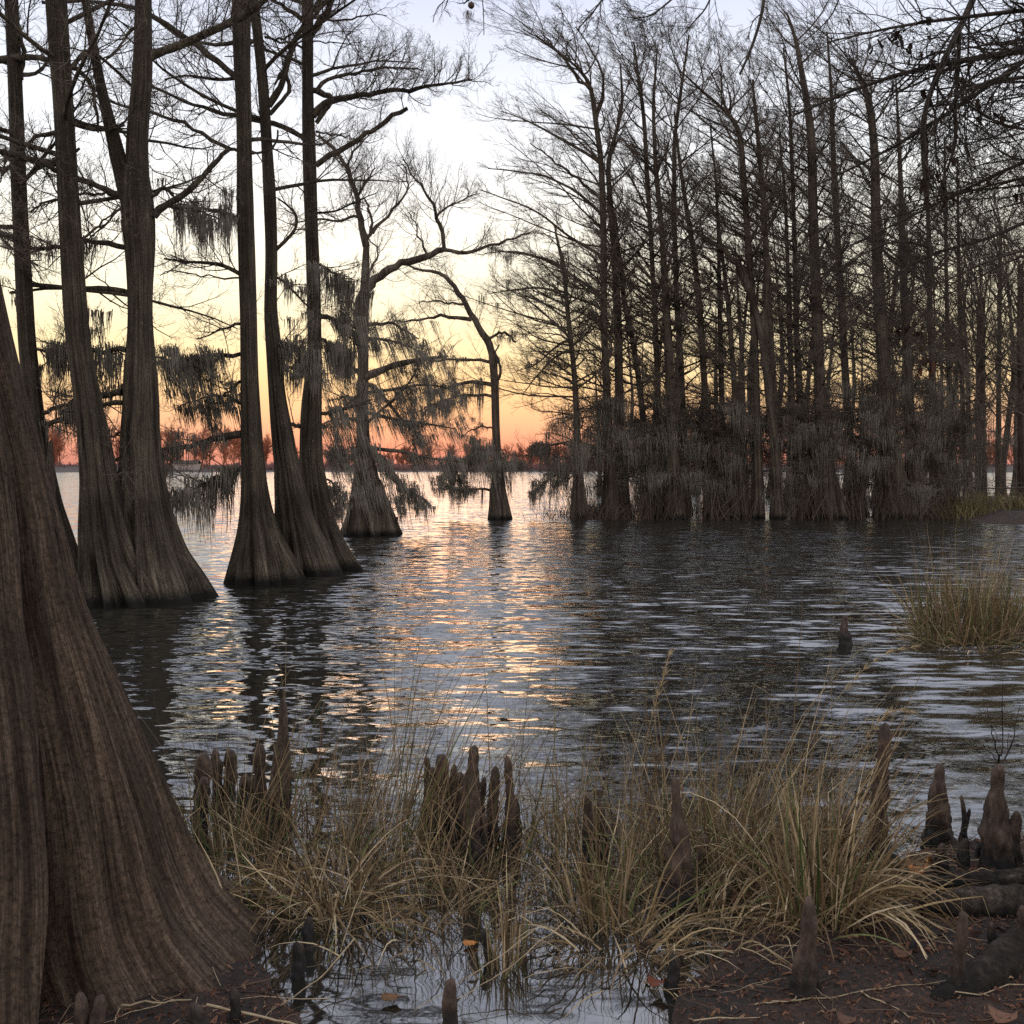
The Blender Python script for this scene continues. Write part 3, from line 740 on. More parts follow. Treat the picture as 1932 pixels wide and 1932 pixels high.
# ================================================================ the grove on the right
TW[0] = .74
GG = 'cypress grove standing in the water at the right'
YG = 32.0
def gtree(label, pts, seed, Y=YG, top=None, n1=24, z0=3.0, L0=2.6, L1=1.3, bias=(-.25, 0, .05), el=(5, 40), skirt=20, mossn=60, dens=1.0, lobes=7, lean=(0, 0), cr=True, el2=None, moss_hi=3.3, tw=.0036):
    bx = pts[-1][0]
    t = Tree('cypress_tree', label, 'tree', base_at(bx, Y), seed, GG, bark='bark_mid')
    pts = list(pts)
    if len(pts) and pts[-1][1] < 930:
        x, y, h = pts[-1]; pts += [(x + 2, 940, h * 1.7), (x + 4, 978, h * 2.6)]
    t.trunk(profile(pts, Y, 978, None), lobes=lobes, A0=.3, flare_h=1.5, S=32, dz=.2)
    zt = t.path[-1, 2]
    if cr:
        if n1 > 10: t.crown(int(n1 * .8), 1.8, min(z0 + 3.2, zt - 1), 1.7, 2.0, (-5, 22), bias, dens, tw=tw * .85)
        t.crown(int(n1 * 1.15), z0, zt - .1, L0, L1, el, bias, dens * 1.15, tw=tw * .85)
    # low, drooping, moss-hung limbs
    if skirt:
        g = t.rng; az = g.random(skirt) * 6.28; zz = g.uniform(.9, moss_hi * 1.15, skirt)
        x = np.interp(zz, t.path[:, 2], t.path[:, 0]); y = np.interp(zz, t.path[:, 2], t.path[:, 1])
        d = np.stack([np.cos(az), np.sin(az), g.uniform(-.1, .5, skirt)], 1); pp = [np.stack([x, y, zz], 1)]
        L = g.uniform(.8, 1.9, skirt)[:, None]
        for k in range(1, 8):
            d = unit(d + g.normal(0, .12, (skirt, 3)) + [0, 0, -.07]); pp.append(pp[-1] + d * L / 7)
        p = np.stack(pp, 1); R = np.linspace(.03, .008, 8)[None] * np.ones((skirt, 1))
        t.br.add(*tubes(p, R, 5)); t.sprays(p, R, 6, .9, (.1, 1), .02, 3, .9)
        moss_hi *= t.rng.uniform(.85, 1.4)
        t.drape(np.concatenate([p.reshape(-1, 1, 3), p.reshape(-1, 1, 3)], 1), int(mossn * 1.9), .3, moss_hi + .3, 18, 1.0, (.04, 0), .0075, .17)
    return t
T = [
 ('slender cypress at the left edge of the grove with wide low limbs',
  [(1045, 425, 2), (1052, 460, 4), (1064, 496, 5), (1071, 595, 6), (1078, 650, 6.5), (1084, 707, 7), (1088, 787, 8), (1091, 892, 12), (1092, 975, 26)], dict(n1=26, z0=3.3, L0=3.3, L1=1.0, bias=(-.12, 0, .0), el=(-5, 25), skirt=18, mossn=55)),
 ('tall cypress whose top bends far left, leftmost tall one of the grove',
  [(988, 56, 2), (1038, 89, 3.5), (1075, 112, 4), (1101, 132, 5), (1117, 165, 6), (1124, 231, 6.5), (1134, 298, 7), (1137, 364, 8), (1139, 496, 8), (1140, 639, 9), (1146, 760, 10), (1150, 880, 14), (1152, 975, 28)], dict(n1=38, z0=4.5, L0=4.0, L1=2.0, bias=(-.34, 0, .04), skirt=16, mossn=70)),
 ('tall pale cypress close behind the one with the bent top',
  [(1170, 120, 2), (1176, 200, 4), (1160, 260, 5), (1146, 298, 6), (1150, 364, 7), (1160, 496, 8), (1166, 600, 10), (1168, 740, 11), (1170, 880, 14), (1172, 975, 24)], dict(n1=26, z0=4.5, L0=2.8, bias=(.1, 0, .05), mossn=60)),
 ('thin cypress leaning left with a kink at mid height, behind the pale one',
  [(1160, 400, 3), (1170, 500, 5), (1178, 575, 7), (1194, 641, 7), (1204, 707, 7), (1212, 773, 8), (1222, 900, 11), (1226, 975, 20)], dict(n1=16, z0=4.0, L0=1.8, L1=1.2)),
 ('tall thin cypress with a spreading flat top, fifth from the left in the grove',
  [(1196, 80, 2), (1205, 150, 4), (1215, 220, 5), (1222, 350, 6), (1230, 480, 6), (1236, 600, 6.5), (1240, 700, 7), (1245, 880, 10), (1248, 975, 20)], dict(n1=34, z0=5, L0=2.6, L1=2.0, bias=(-.15, 0, .05))),
 ('tall dark cypress with a bare blackish foot among the moss',
  [(1240, 92, 2), (1232, 200, 4), (1238, 330, 6), (1250, 450, 7), (1256, 560, 9), (1262, 660, 11), (1266, 780, 13), (1270, 900, 20), (1273, 975, 28)], dict(n1=30, z0=5, L0=2.4, L1=1.8)),
 ('slim cypress just right of the one with the blackish foot',
  [(1300, 66, 2), (1285, 170, 4), (1272, 260, 5), (1272, 400, 6), (1276, 550, 7), (1285, 700, 8), (1290, 880, 11), (1294, 975, 20)], dict(n1=34, z0=5.5, L0=2.6, L1=2.2, bias=(.05, 0, .05))),
 ('curving cypress that sweeps up to the left from among the hanging moss',
  [(1272, 210, 2), (1280, 290, 4), (1296, 400, 6), (1310, 480, 7), (1318, 560, 8), (1328, 700, 8), (1338, 880, 11), (1342, 975, 22)], dict(n1=22, z0=5, L0=2.4, L1=1.6)),
 ('thin straight cypress right of the curving one',
  [(1340, 240, 2), (1350, 330, 3), (1356, 450, 4.5), (1358, 600, 6), (1362, 760, 7), (1368, 900, 11), (1370, 975, 20)], dict(n1=22, z0=4.5, L0=1.9, L1=1.4)),
 ('cypress leaning left just left of the open slot in the grove',
  [(1350, 360, 2), (1360, 460, 4), (1374, 575, 6), (1384, 700, 7), (1392, 840, 10), (1398, 975, 24)], dict(n1=18, z0=4, L0=2.0, L1=1.2, mossn=80)),
 ('tall cypress whose crown fans left, just left of the forked one',
  [(1278, 129, 2), (1315, 165, 4), (1346, 190, 5), (1380, 214, 6), (1396, 237, 7), (1403, 339, 7.5), (1410, 440, 8), (1416, 520, 9), (1421, 575, 9), (1427, 734, 9), (1430, 850, 10), (1432, 945, 14), (1431, 977, 17)], dict(n1=34, z0=7, L0=3.0, L1=2.0, bias=(-.2, 0, .1), skirt=3, mossn=4)),
 ('forked cypress with smooth grey foot beside the narrow bright slot of water',
  [(1399, 500, 8), (1415, 560, 9), (1432, 600, 9), (1440, 660, 9), (1447, 707, 10), (1456, 790, 12), (1463, 860, 13), (1466, 930, 15), (1468, 978, 20)], dict(n1=4, z0=7, L0=2.0, skirt=2, mossn=3, moss_hi=5)),
 ('slim cypress stem close behind the forked one, tops out in a broad fan',
  [(1420, 150, 2), (1424, 200, 4), (1428, 237, 5), (1440, 373, 6.5), (1447, 500, 7.5), (1452, 610, 8), (1458, 700, 8), (1464, 800, 9)], dict(Y=32.2, n1=30, z0=8, L0=2.4, L1=2.2, skirt=0)),
 ('thin dark cypress right of the narrow bright slot, with many level side branches',
  [(1470, 250, 2), (1482, 380, 4), (1486, 500, 5), (1490, 640, 6), (1497, 800, 8), (1505, 880, 10), (1510, 975, 22)], dict(n1=26, z0=4, L0=1.6, L1=1.4, el=(-5, 20), mossn=40)),
 ('straight cypress right of the thin dark one, its foot wrapped in moss',
  [(1478, 90, 2), (1490, 200, 4), (1495, 330, 5), (1500, 480, 6), (1503, 640, 7.5), (1512, 800, 10), (1525, 900, 15), (1532, 975, 26)], dict(n1=32, z0=5, L0=2.4, L1=2.0, bias=(-.1, 0, .1), mossn=60)),
 ('tallest cypress of the grove, thick pale trunk topping out in a pointed crown',
  [(1480, 22, 2), (1495, 50, 4), (1501, 68, 5), (1512, 135, 7), (1525, 203, 9), (1532, 271, 11), (1534, 400, 12), (1540, 560, 13), (1546, 700, 14), (1552, 820, 16), (1562, 900, 26), (1572, 975, 50)], dict(n1=46, z0=5, L0=2.8, L1=2.2, bias=(-.12, 0, .1), mossn=70, lobes=9)),
 ('tall cypress next right of the tallest one',
  [(1560, 60, 2), (1568, 160, 4), (1572, 300, 7), (1580, 450, 8), (1590, 620, 9), (1600, 800, 10), (1610, 890, 14), (1616, 975, 30)], dict(n1=34, z0=5, L0=2.4, L1=2.2, mossn=70)),
 ('thick mossy cypress with a ribbed grey foot in the densest part of the grove',
  [(1603, 110, 3), (1620, 145, 6), (1637, 170, 8), (1650, 271, 10), (1652, 400, 12), (1656, 508, 14), (1664, 640, 16), (1672, 760, 18), (1680, 850, 24), (1688, 920, 36), (1692, 972, 52)], dict(Y=32.6, n1=40, z0=5, L0=2.6, L1=2.2, mossn=130, moss_hi=4.6, lobes=11)),
 ('dark trunk hung with moss just right of the thick ribbed one',
  [(1690, 150, 2), (1698, 300, 5), (1702, 450, 8), (1708, 600, 10), (1714, 740, 12), (1720, 850, 16), (1728, 968, 32)], dict(Y=33, n1=30, z0=5, L0=2.3, L1=1.8, mossn=110, moss_hi=4.8)),
 ('slim cypress with rusty dead leaves caught at mid height in the grove',
  [(1745, 210, 2), (1750, 340, 4), (1752, 500, 6), (1757, 650, 8), (1762, 800, 10), (1770, 960, 22)], dict(Y=34, n1=28, z0=4.5, L0=2.1, L1=1.6, mossn=60)),
 ('slim upright cypress standing at the left end of the grassy bank',
  [(1782, 260, 2), (1784, 400, 4), (1786, 560, 5), (1790, 700, 7), (1796, 860, 10), (1800, 955, 18)], dict(Y=35, n1=26, z0=4, L0=2.0, L1=1.5, mossn=60)),
 ('thin dark cypress on the grassy bank, left of the broad-crowned tree',
  [(1806, 300, 2), (1808, 450, 4), (1812, 600, 5.5), (1816, 760, 6), (1822, 880, 8), (1826, 950, 16)], dict(Y=36, n1=24, z0=4, L0=1.9, L1=1.4, mossn=30)),
]
ys = [32, 32.4, 33.0, 33.6, 32.8, 32.2, 33.8, 33.0, 33.6, 32.6, 32.2, 32.0, 32.2, 33.0, 33.2, 32.4, 33.4]
for i, (lab, pts, kw) in enumerate(T):
    kw = dict(kw)
    if 'Y' not in kw: kw['Y'] = ys[i] if i < len(ys) else 34
    t = gtree(lab, pts, 100 + i, **kw)
    if i == 0:
        for pp in ([(1068, 640), (1040, 660), (1010, 690), (975, 700)], [(1074, 660), (1050, 672), (1020, 700), (985, 745)],
                   [(1086, 840), (1060, 835), (1030, 845), (985, 860)], [(1066, 560), (1030, 540), (980, 545), (920, 555)], [(1062, 500), (1020, 482), (960, 478), (925, 470)]):
            t.limb(pp, kw['Y'], .045, .012, n=14, tl=1.2, moss_n=5, ml=.7)
        t.limb([(1085, 885), (1060, 890), (1035, 905), (1005, 930)], kw['Y'], .04, .012, n=14, tl=1.0, moss_n=50, ml=.8)
    if i == 1:
        for pp in ([(1128, 300), (1090, 280), (1040, 250), (990, 225), (945, 210)], [(1134, 400), (1090, 360), (1030, 330), (970, 322), (920, 318)],
                   [(1136, 480), (1080, 455), (1020, 400), (960, 375), (905, 358)], [(1138, 560), (1080, 520), (1010, 480), (960, 470), (915, 478)],
                   [(1118, 170), (1090, 150), (1050, 90), (1020, 60)], [(1124, 230), (1140, 180), (1138, 140), (1120, 100), (1085, 50)],
                   [(1138, 620), (1120, 600), (1095, 610), (1078, 625)], [(1130, 370), (1080, 330), (1040, 300), (1000, 270)]):
            t.limb(pp, kw['Y'], .055, .015, n=20, tl=1.3, K=14)
    if i == 11:
        p2 = profile([(1360, 455, 3), (1380, 480, 5), (1399, 500, 7), (1410, 540, 8)], kw['Y'], 0)[1:]
        t.limb([(1412, 545), (1390, 500), (1375, 475), (1345, 455), (1315, 440), (1280, 425)], kw['Y'], .12, .03, n=18, tl=1.4, K=12)
        t.limb([(1448, 707), (1442, 660), (1445, 560), (1446, 480)], kw['Y'], .13, .09, n=0, K=12)
    if i == 19:
        rngL = t.rng; c0 = P(1720, 660, 33.8)
        a = c0 + rngL.normal(0, 1, (26, 3)) * [.45, .4, .5]
        tt, rr_ = np.stack([a, a + [0, 0, -.18], a + rngL.normal(0, .05, (26, 3)) - [0, 0, .42]], 1), np.ones((26, 3)) * [.02, .09, .02]
        lf = MB(); lf.add(*ribbons(tt, rr_, rngL.normal(size=(26, 3))), (.16, .05, .025))
        lf.build('dead_leaves', M['leaf'], t.root, t.base)
    t.done()

# broad-crowned bare trees on the bank at the right edge
for i, (lab, pts, Y, kw) in enumerate([
  ('stout dark bare tree with an upswept fan of limbs on the right bank', [(1852, 560, 9), (1850, 640, 11), (1850, 780, 12), (1852, 940, 16)], 37, dict(n1=26, L0=4.0, L1=4.2, el=(35, 60), z0=3.0)),
  ('bare tree with arching limbs cut by the right edge of the photo', [(1925, 500, 7), (1926, 640, 9), (1928, 800, 10), (1930, 940, 14)], 36, dict(n1=24, L0=4.0, L1=4.0, el=(20, 60), z0=3.)),
  ('thin bare tree between the two stout ones on the bank', [(1888, 430, 4), (1886, 560, 5), (1884, 760, 6), (1884, 940, 9)], 39, dict(n1=26, L0=3.0, L1=3.0, el=(20, 55), z0=2.5)),
  ('bare tree whose limbs reach in from outside the right edge above the bank', [(1990, 300, 7), (1992, 640, 10), (1990, 940, 14)], 30, dict(n1=34, L0=4.5, L1=4.0, el=(10, 50), z0=2.5))]):
    t = Tree('bare_tree', lab, 'tree', base_at(pts[-1][0], Y), 300 + i, 'bare trees on the bank at the right', bark='bark_mid')
    t.trunk(profile(pts, Y, 960, None, under=.2), lobes=5, A0=.12, flare_h=.6, S=24, dz=.25)
    t.crown(kw['n1'], kw['z0'], t.path[-1, 2] - .05, kw['L0'], kw['L1'], kw['el'], (-.05, 0, .06), 1.1, tw=.0042)
    t.done()

# background trees behind the grove: five shapes, copied
protos = []
gb = np.random.default_rng(55)
BG = 'trees of the dense wood behind the grove'
def proto(k):
    h = [12.5, 10.5, 13.2, 9.2, 11.5][k]
    t = Tree('cypress_tree', None, 'tree', (0, 0, 0), 400 + k, BG, bark='bark_mid')
    t.trunk([(-.3, 0, 0, .34), (.4, 0, 0, .26), (1.5, .03, 0, .16), (h * .5, gb.normal(0, .2), 0, .11), (h, gb.normal(0, .3), 0, .02)], S=16, dz=.4, flare_h=1.3)
    t.crown(20, 2.6, h - .2, 2.4, 1.5, (0, 45), (-.05, 0, .05), .8, tw=.0044)
    t.drape(t.prim, 22, .5, 3.2, 16, .8, (0, 0), .012, .14)
    return t.done()
def copy_tree(o):
    r = o.copy(); COL.objects.link(r)
    for ch in list(o.children):
        c = ch.copy(); COL.objects.link(c); c.parent = r
    return r
spots = [(1125 + i * 28 + gb.uniform(-9, 9), gb.uniform(40, 62)) for i in range(30)]
protos = [proto(k) for k in range(5)]
pos_words = []
for i, (px, Yb) in enumerate(spots):
    o = protos[i] if i < 5 else copy_tree(protos[i % 5])
    o.location = (P(px, 900, Yb)[0], Yb, 0); o.rotation_euler = (0, 0, gb.uniform(-.5, .5)); 
    o.scale = [gb.uniform(.62, .8) if px < 1200 else gb.uniform(.85, 1.12)] * 3
    o['label'] = 'dim bare tree in the dense wood seen between and behind the trunks of the grove'

# ================================================================ far shore
gf = np.random.default_rng(9)
mbf, mbl = MB(), MB()
nT = 300
px = np.concatenate([gf.uniform(-500, 2600, nT)])
Yf = gf.uniform(318, 352, nT)
hh = np.where(px < 520, gf.uniform(10, 14.5, nT), np.where(px < 900, gf.uniform(6.5, 9.5, nT), gf.uniform(5.5, 8.5, nT)))
hh = hh * .86 + np.interp(px, [0, 300, 520, 700, 960, 1000, 1100, 1300], [0, .5, -1, -1.5, 0, .6, .2, 1.5])
bx = np.array([P(a, 880, b_)[0] for a, b_ in zip(px, Yf)])
st = np.stack([bx, Yf, np.full(nT, .4)], 1)
trk = np.stack([st, st + np.stack([gf.normal(0, .2, nT), 0 * bx, hh * .5], 1), st + np.stack([gf.normal(0, .5, nT), 0 * bx, hh * .92], 1)], 1)
mbf.add(*tubes(trk, np.ones((nT, 3)) * [.28, .18, .05], 5))
a, ra = grow(gf, trk, np.ones((nT, 3)) * .14, 16, (.15, 1.), (.28, .5), (25, 60), .25, 4, .2, .7, .5, .3)
mbf.add(*tubes(a, ra, 3))
b_, rb = grow(gf, a, ra, 9, (.2, 1.), (.35, .6), (25, 60), .2, 3, .25, .8, .6, .3)
mbf.add(*tubes(b_, np.maximum(rb, .03), 3))
c_, rc = grow(gf, b_, rb, 4, (.2, 1.), (.5, .8), (20, 60), .1, 3, .25, .8, .6, .3)
mbf.add(*tubes(c_, np.maximum(rc, .024), 3))
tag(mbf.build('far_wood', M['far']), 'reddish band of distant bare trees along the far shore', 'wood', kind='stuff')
# brush at the waterline: dense low fans
nB = 2600
bx = gf.uniform(-330, 330, nB); by = 312 + gf.uniform(0, 22, nB)
st = np.stack([bx, by, np.full(nB, .1)], 1)
hb = gf.uniform(1.2, 3.6, nB)
tips = st[:, None, :] + np.stack([gf.normal(0, .9, (nB, 8)), gf.normal(0, .4, (nB, 8)), hb[:, None] * gf.uniform(.5, 1, (nB, 8))], -1)
s0 = np.repeat(st, 8, 0); t0 = tips.reshape(-1, 3)
pp = np.stack([s0, (s0 + t0) / 2 + [0, 0, .3], t0], 1)
mbl.add(*tubes(pp, np.ones((len(pp), 3)) * [.16, .15, .05], 3))
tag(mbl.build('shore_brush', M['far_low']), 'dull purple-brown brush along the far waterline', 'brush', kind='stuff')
# round-topped pine on the far shore
p = P(1019, 880, 305)
t = Tree('pine_tree', 'small dark round-topped pine on the far shore right of the crooked cypress', 'tree', (p[0], 305, 0), 71, bark='bark_mid')
t.trunk([(-.3, p[0], 305, .35), (5, p[0], 305, .2), (8, p[0], 305, .05)], S=10, dz=.6)
d = unit(t.rng.normal(size=(900, 3))) * (t.rng.random((900, 1)) ** .4) * [3.1, 2.4, 2.0]; c0 = np.array([p[0], 305, 6.6])
q0 = c0 + d; t.tw.add(*tubes(np.stack([q0, q0 + t.rng.normal(0, .35, (900, 3)), q0 + t.rng.normal(0, .5, (900, 3))], 1), np.ones((900, 3)) * .11, 3))
t.done()
# two pale cabins by the far water
for (px_, wd, lab) in [(344, 4.2, 'tiny pale boathouse on the far shore between the forked cypress and the mottled one'), (366, 3.0, 'smaller pale shed on the far shore right of the boathouse')]:
    p = P(px_, 885, 309); mbh = MB(); w_, h_, d_ = wd / 2, 2.3, 2.
    v = np.array([[-w_, -d_, 0], [w_, -d_, 0], [w_, d_, 0], [-w_, d_, 0], [-w_, -d_, h_], [w_, -d_, h_], [w_, d_, h_], [-w_, d_, h_]]) + [p[0], 309, .1]
    mbh.add(v, [[0, 1, 5, 4], [1, 2, 6, 5], [2, 3, 7, 6], [3, 0, 4, 7]])
    root = thing('boathouse', (p[0], 309, .1), lab, 'boathouse', 'small buildings on the far shore')
    mbh.build('wall', M['pale'] if 'pale' in M else M.setdefault('pale', plain('weathered_pale_boards', (.3, .25, .24), (.4, .34, .32), 2)), root, (p[0], 309, .1), smooth=False)
    mbr = MB(); v = np.array([[-w_ - .3, -d_ - .3, h_], [w_ + .3, -d_ - .3, h_], [w_ + .3, 0, h_ + 1.], [-w_ - .3, 0, h_ + 1.], [w_ + .3, d_ + .3, h_], [-w_ - .3, d_ + .3, h_]]) + [p[0], 309, .1]
    mbr.add(v, [[0, 1, 2, 3], [3, 2, 4, 5]]); mbr.build('roof', M['bark_mid'], root, (p[0], 309, .1), smooth=False)

# ================================================================ overhanging tree at upper right
p = P(2350, 1500, 5.5)
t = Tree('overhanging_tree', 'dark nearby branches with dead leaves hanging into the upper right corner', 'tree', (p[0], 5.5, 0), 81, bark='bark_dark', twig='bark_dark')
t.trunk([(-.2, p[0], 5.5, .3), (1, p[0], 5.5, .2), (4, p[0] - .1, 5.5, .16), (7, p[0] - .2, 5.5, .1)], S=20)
lm = []
def ov(pts, r0, r1, n, Y0=5.5, dy=0., tl=.5, lv=3, K=14, up=-.02, dens=1.2):
    n = int(n * 2.2); tl *= 1.35
    pp = limb_pts(pts, Y0, dy, K)[None]; R = np.linspace(r0, r1, K)[None]
    t.br.add(*tubes(pp, R, 7)); t.rng
    g = t.rng
    if n:
        a, ra = grow(g, pp, R, n, (.1, 1.), (.5, 1.1), (20, 60), up, 7, .16, .45, .35, .3, .0065, None, .2, absl=tl)
        t.br.add(*tubes(a, ra, 5)); lm.append(a)
        b2, rb2 = grow(g, a, ra, int(5 * dens), (.15, 1.), (.3, .7), (25, 60), up, 5, .2, .65, .4, .4, .003)
        t.tw.add(*tubes(b2, np.maximum(rb2, .0011), 3))
        c2, rc2 = grow(g, b2, rb2, 2, (.3, 1.), (.4, .7), (25, 60), up, 3, .2, .7, .5, .4, .002)
        t.tw.add(*tubes(c2, np.maximum(rc2, .0009), 3))
ov([(1860, -60), (1833, 10), (1806, 68), (1779, 115), (1752, 163), (1735, 220), (1735, 288), (1749, 339), (1752, 440), (1765, 560), (1764, 645)], .019, .003, 16)
ov([(2350, 60), (2100, 70), (1950, 92), (1786, 119), (1684, 139), (1600, 173), (1535, 200), (1498, 217)], .03, .005, 24, tl=.45)
ov([(2350, 40), (2000, 60), (1830, 190), (1720, 257), (1650, 305), (1560, 335), (1495, 372)], .022, .004, 22, Y0=5.8)
ov([(2350, 200), (2050, 260), (1932, 300), (1800, 370), (1690, 420), (1600, 470), (1520, 500)], .02, .003, 22, Y0=6.2)
ov([(1810, 60), (1808, 140), (1800, 220), (1805, 280), (1780, 330), (1770, 370)], .012, .005, 8)
ov([(2350, 0), (2000, 10), (1850, 30), (1740, 40), (1640, 60), (1560, 80)], .02, .004, 20, Y0=5.2)
ov([(2350, 130), (2050, 140), (1932, 145), (1850, 150), (1800, 190), (1790, 230)], .02, .005, 16)
ov([(2350, 250), (2050, 240), (1932, 250), (1870, 235), (1830, 200)], .016, .005, 14)
ov([(1932, 420), (1850, 460), (1760, 470), (1700, 510), (1640, 560), (1560, 600), (1480, 640), (1427, 660)], .010, .003, 14, Y0=5.6, tl=.4)
ov([(1700, 510), (1660, 540), (1620, 600), (1560, 660), (1500, 690), (1440, 706)], .006, .002, 6, Y0=5.6, tl=.3)
ov([(1760, 470), (1700, 450), (1640, 470), (1570, 520), (1500, 540)], .007, .002, 8, Y0=5.6, tl=.35)
ov([(1932, 700), (1890, 690), (1830, 660), (1780, 640)], .006, .002, 6, Y0=6, tl=.4)
ov([(2000, 915), (1932, 920), (1880, 922), (1830, 920), (1790, 905)], .010, .003, 7, Y0=9, tl=.4)
ov([(1540, 760), (1560, 720), (1580, 698), (1600, 695), (1640, 715), (1700, 740)], .006, .002, 5, Y0=6, tl=.3)
ov([(1620, 590), (1600, 650), (1594, 690)], .004, .003, 2, Y0=6, tl=.2)
ov([(1445, -30), (1437, 30), (1425, 70), (1412, 105), (1396, 140)], .008, .005, 2, Y0=4.5, tl=.2)
ov([(1352, -30), (1330, 20), (1305, 45), (1280, 78)], .005, .002, 4, Y0=4.8, tl=.25)
ov([(1150, -20), (1132, 5), (1115, 28), (1090, 55)], .005, .0025, 4, Y0=4.8, tl=.15)
ov([(1290, -20), (1230, 30), (1200, 36), (1175, 30)], .005, .002, 5, Y0=4.8, tl=.2)
ov([(1590, -20), (1570, 30), (1540, 60), (1500, 90)], .004, .002, 4, Y0=4.8, tl=.2)
gq = np.random.default_rng(4)
for i in range(16):
    y0 = gq.uniform(-60, 420); x1 = gq.uniform(1480, 1800); y1 = y0 + gq.uniform(60, 260) * (2350 - x1) / 800
    pts_ = [(2350 + (x1 - 2350) * s_, y0 + (y1 - y0) * s_ ** 1.5 + gq.normal(0, 14)) for s_ in np.linspace(0, 1, 9)]
    ov(pts_, .012, .002, 9, Y0=gq.uniform(5, 7), tl=.42, K=20)
# dead leaves
lf = MB(); g = t.rng
def leaves(px, py, n, sp, Y0, sz=.035):
    a = P(px, py, Y0) + g.normal(0, 1, (n, 3)) * sp * [1, .6, 1]
    dn = unit(g.normal(0, .35, (n, 3)) + [0, 0, -1])
    s = sz * g.uniform(.6, 1.2, (n, 1))
    pts = np.stack([a, a + dn * s * .5 + g.normal(0, .006, (n, 3)), a + dn * s * 1.1, a + dn * s * 1.6 + g.normal(0, .01, (n, 3))], 1)
    w = s * np.array([[.08, .42, .36, .05]])
    lf.add(*ribbons(pts, w, unit(g.normal(size=(n, 3)))), g.uniform(.6, 1.3, (n, 1)).repeat(8, 0) * np.array([.035, .020, .014]))
for (x, y, n, sp) in [(1690, 75, 10, .05), (1735, 92, 16, .06), (1715, 82, 10, .05), (1850, 200, 16, .05), (1764, 355, 16, .05), (1785, 270, 5, .04), (1842, 340, 7, .04), (1925, 70, 4, .04), (1900, 70, 4, .03), (1912, 374, 3, .02), (1805, 130, 20, .08), (1720, 640, 12, .05), (1770, 340, 10, .05), (1660, 70, 3, .02), (1590, 25, 2, .02)]:
    leaves(x, y, int(n * .9), sp * 1.1, 5.45, .032)
lf.build('dead_leaves', M['leaf'], t.root, t.base)
t.done()
# small dangling spray with a ball fruit, top centre
t = Tree('overhead_branch', 'dangling twigs with one round seed ball at the top edge in the middle', 'branch', tuple(P(880, -60, 4.8)), 82)
for pts in ([(880, -60), (850, -10), (826, 12), (818, 25), (817, 42)], [(860, -20), (842, 5), (838, 20), (850, 32)], [(880, -60), (885, -10), (884, 5)], [(885, 0), (866, 8), (862, 5)],
            [(905, -60), (906, -5), (913, 15), (916, 25), (910, 45), (913, 66)]):
    t.limb(pts, 4.8, .004, .0016, n=3, tl=.12, K=9, lv=2, up=-.1)
c0 = P(889, 10, 4.8); u_, v_ = np.meshgrid(np.linspace(0, pi, 9), np.linspace(0, 2 * pi, 13)[:-1], indexing='ij')
bump_ = .015 * (1 + .12 * np.sin(7 * v_) * np.sin(6 * u_))
vv = np.stack([bump_ * np.sin(u_) * np.cos(v_), bump_ * np.sin(u_) * np.sin(v_), bump_ * np.cos(u_)], -1).reshape(-1, 3) + c0
ii = np.arange(9 * 12).reshape(9, 12); qq = np.stack([ii[:-1], np.roll(ii, -1, 1)[:-1], np.roll(ii, -1, 1)[1:], ii[1:]], -1).reshape(-1, 4)
sb = MB(); sb.add(vv, qq); sb.build('seed_ball', M['twig'], t.root, t.base)
t.ms.add(*moss(t.rng, np.repeat(P(884, 22, 4.8)[None], 3, 0), 14, .10, (0, 0), .012, .0012))
t.done()
# ================================================================ the huge near trunk
rn = np.random.default_rng(501)
t = Tree('cypress_tree', 'huge brown fluted cypress trunk with a dark cleft filling the lower left corner', 'tree', (-1.86, 3.3, 0), 500, bark='bark_near')
zt = np.array([-.12, 0, .067, .233, .567, 1.17, 1.9, 2.33, 3.2, 4.5, 7.5])
xe = np.array([-.60, -.72, -.85, -.985, -1.13, -1.38, -1.56, -1.64, -1.80, -1.98, -2.30])
Rr = np.array([1.34, 1.24, 1.12, .98, .78, .56, .40, .34, .27, .23, .12])
S, zs = 720, []
z = -.12
while z < 4.6: zs.append(z); z += .008 + .012 * max(0, z - 1.5)
zs += [5.2, 6, 7.5]; zs = np.array(zs)
def spl(y):
    o = np.interp(zs, zt, y)
    for _ in range(60): o[1:-1] = (o[:-2] + 2 * o[1:-1] + o[2:]) / 4 if False else o[1:-1]
    k = 15; pad = np.pad(o, k, mode='edge'); return np.convolve(pad, np.ones(2 * k + 1) / (2 * k + 1), 'same')[k:-k]
xe_, R_ = spl(xe), spl(Rr); cx = xe_ - R_; cy = 3.3
th = np.arange(S) * 2 * pi / S; Zc = zs[:, None]
def gau(a, c, w):
    d = (a - c + pi) % (2 * pi) - pi
    return np.exp(-(d / w) ** 2)
fl = np.clip(np.exp(-zs / 1.1), 0, 1.1)[:, None]
wv = .05 * np.sin(2.2 * Zc + .5) + .02 * np.sin(6 * Zc)
rad = np.ones((len(zs), S))
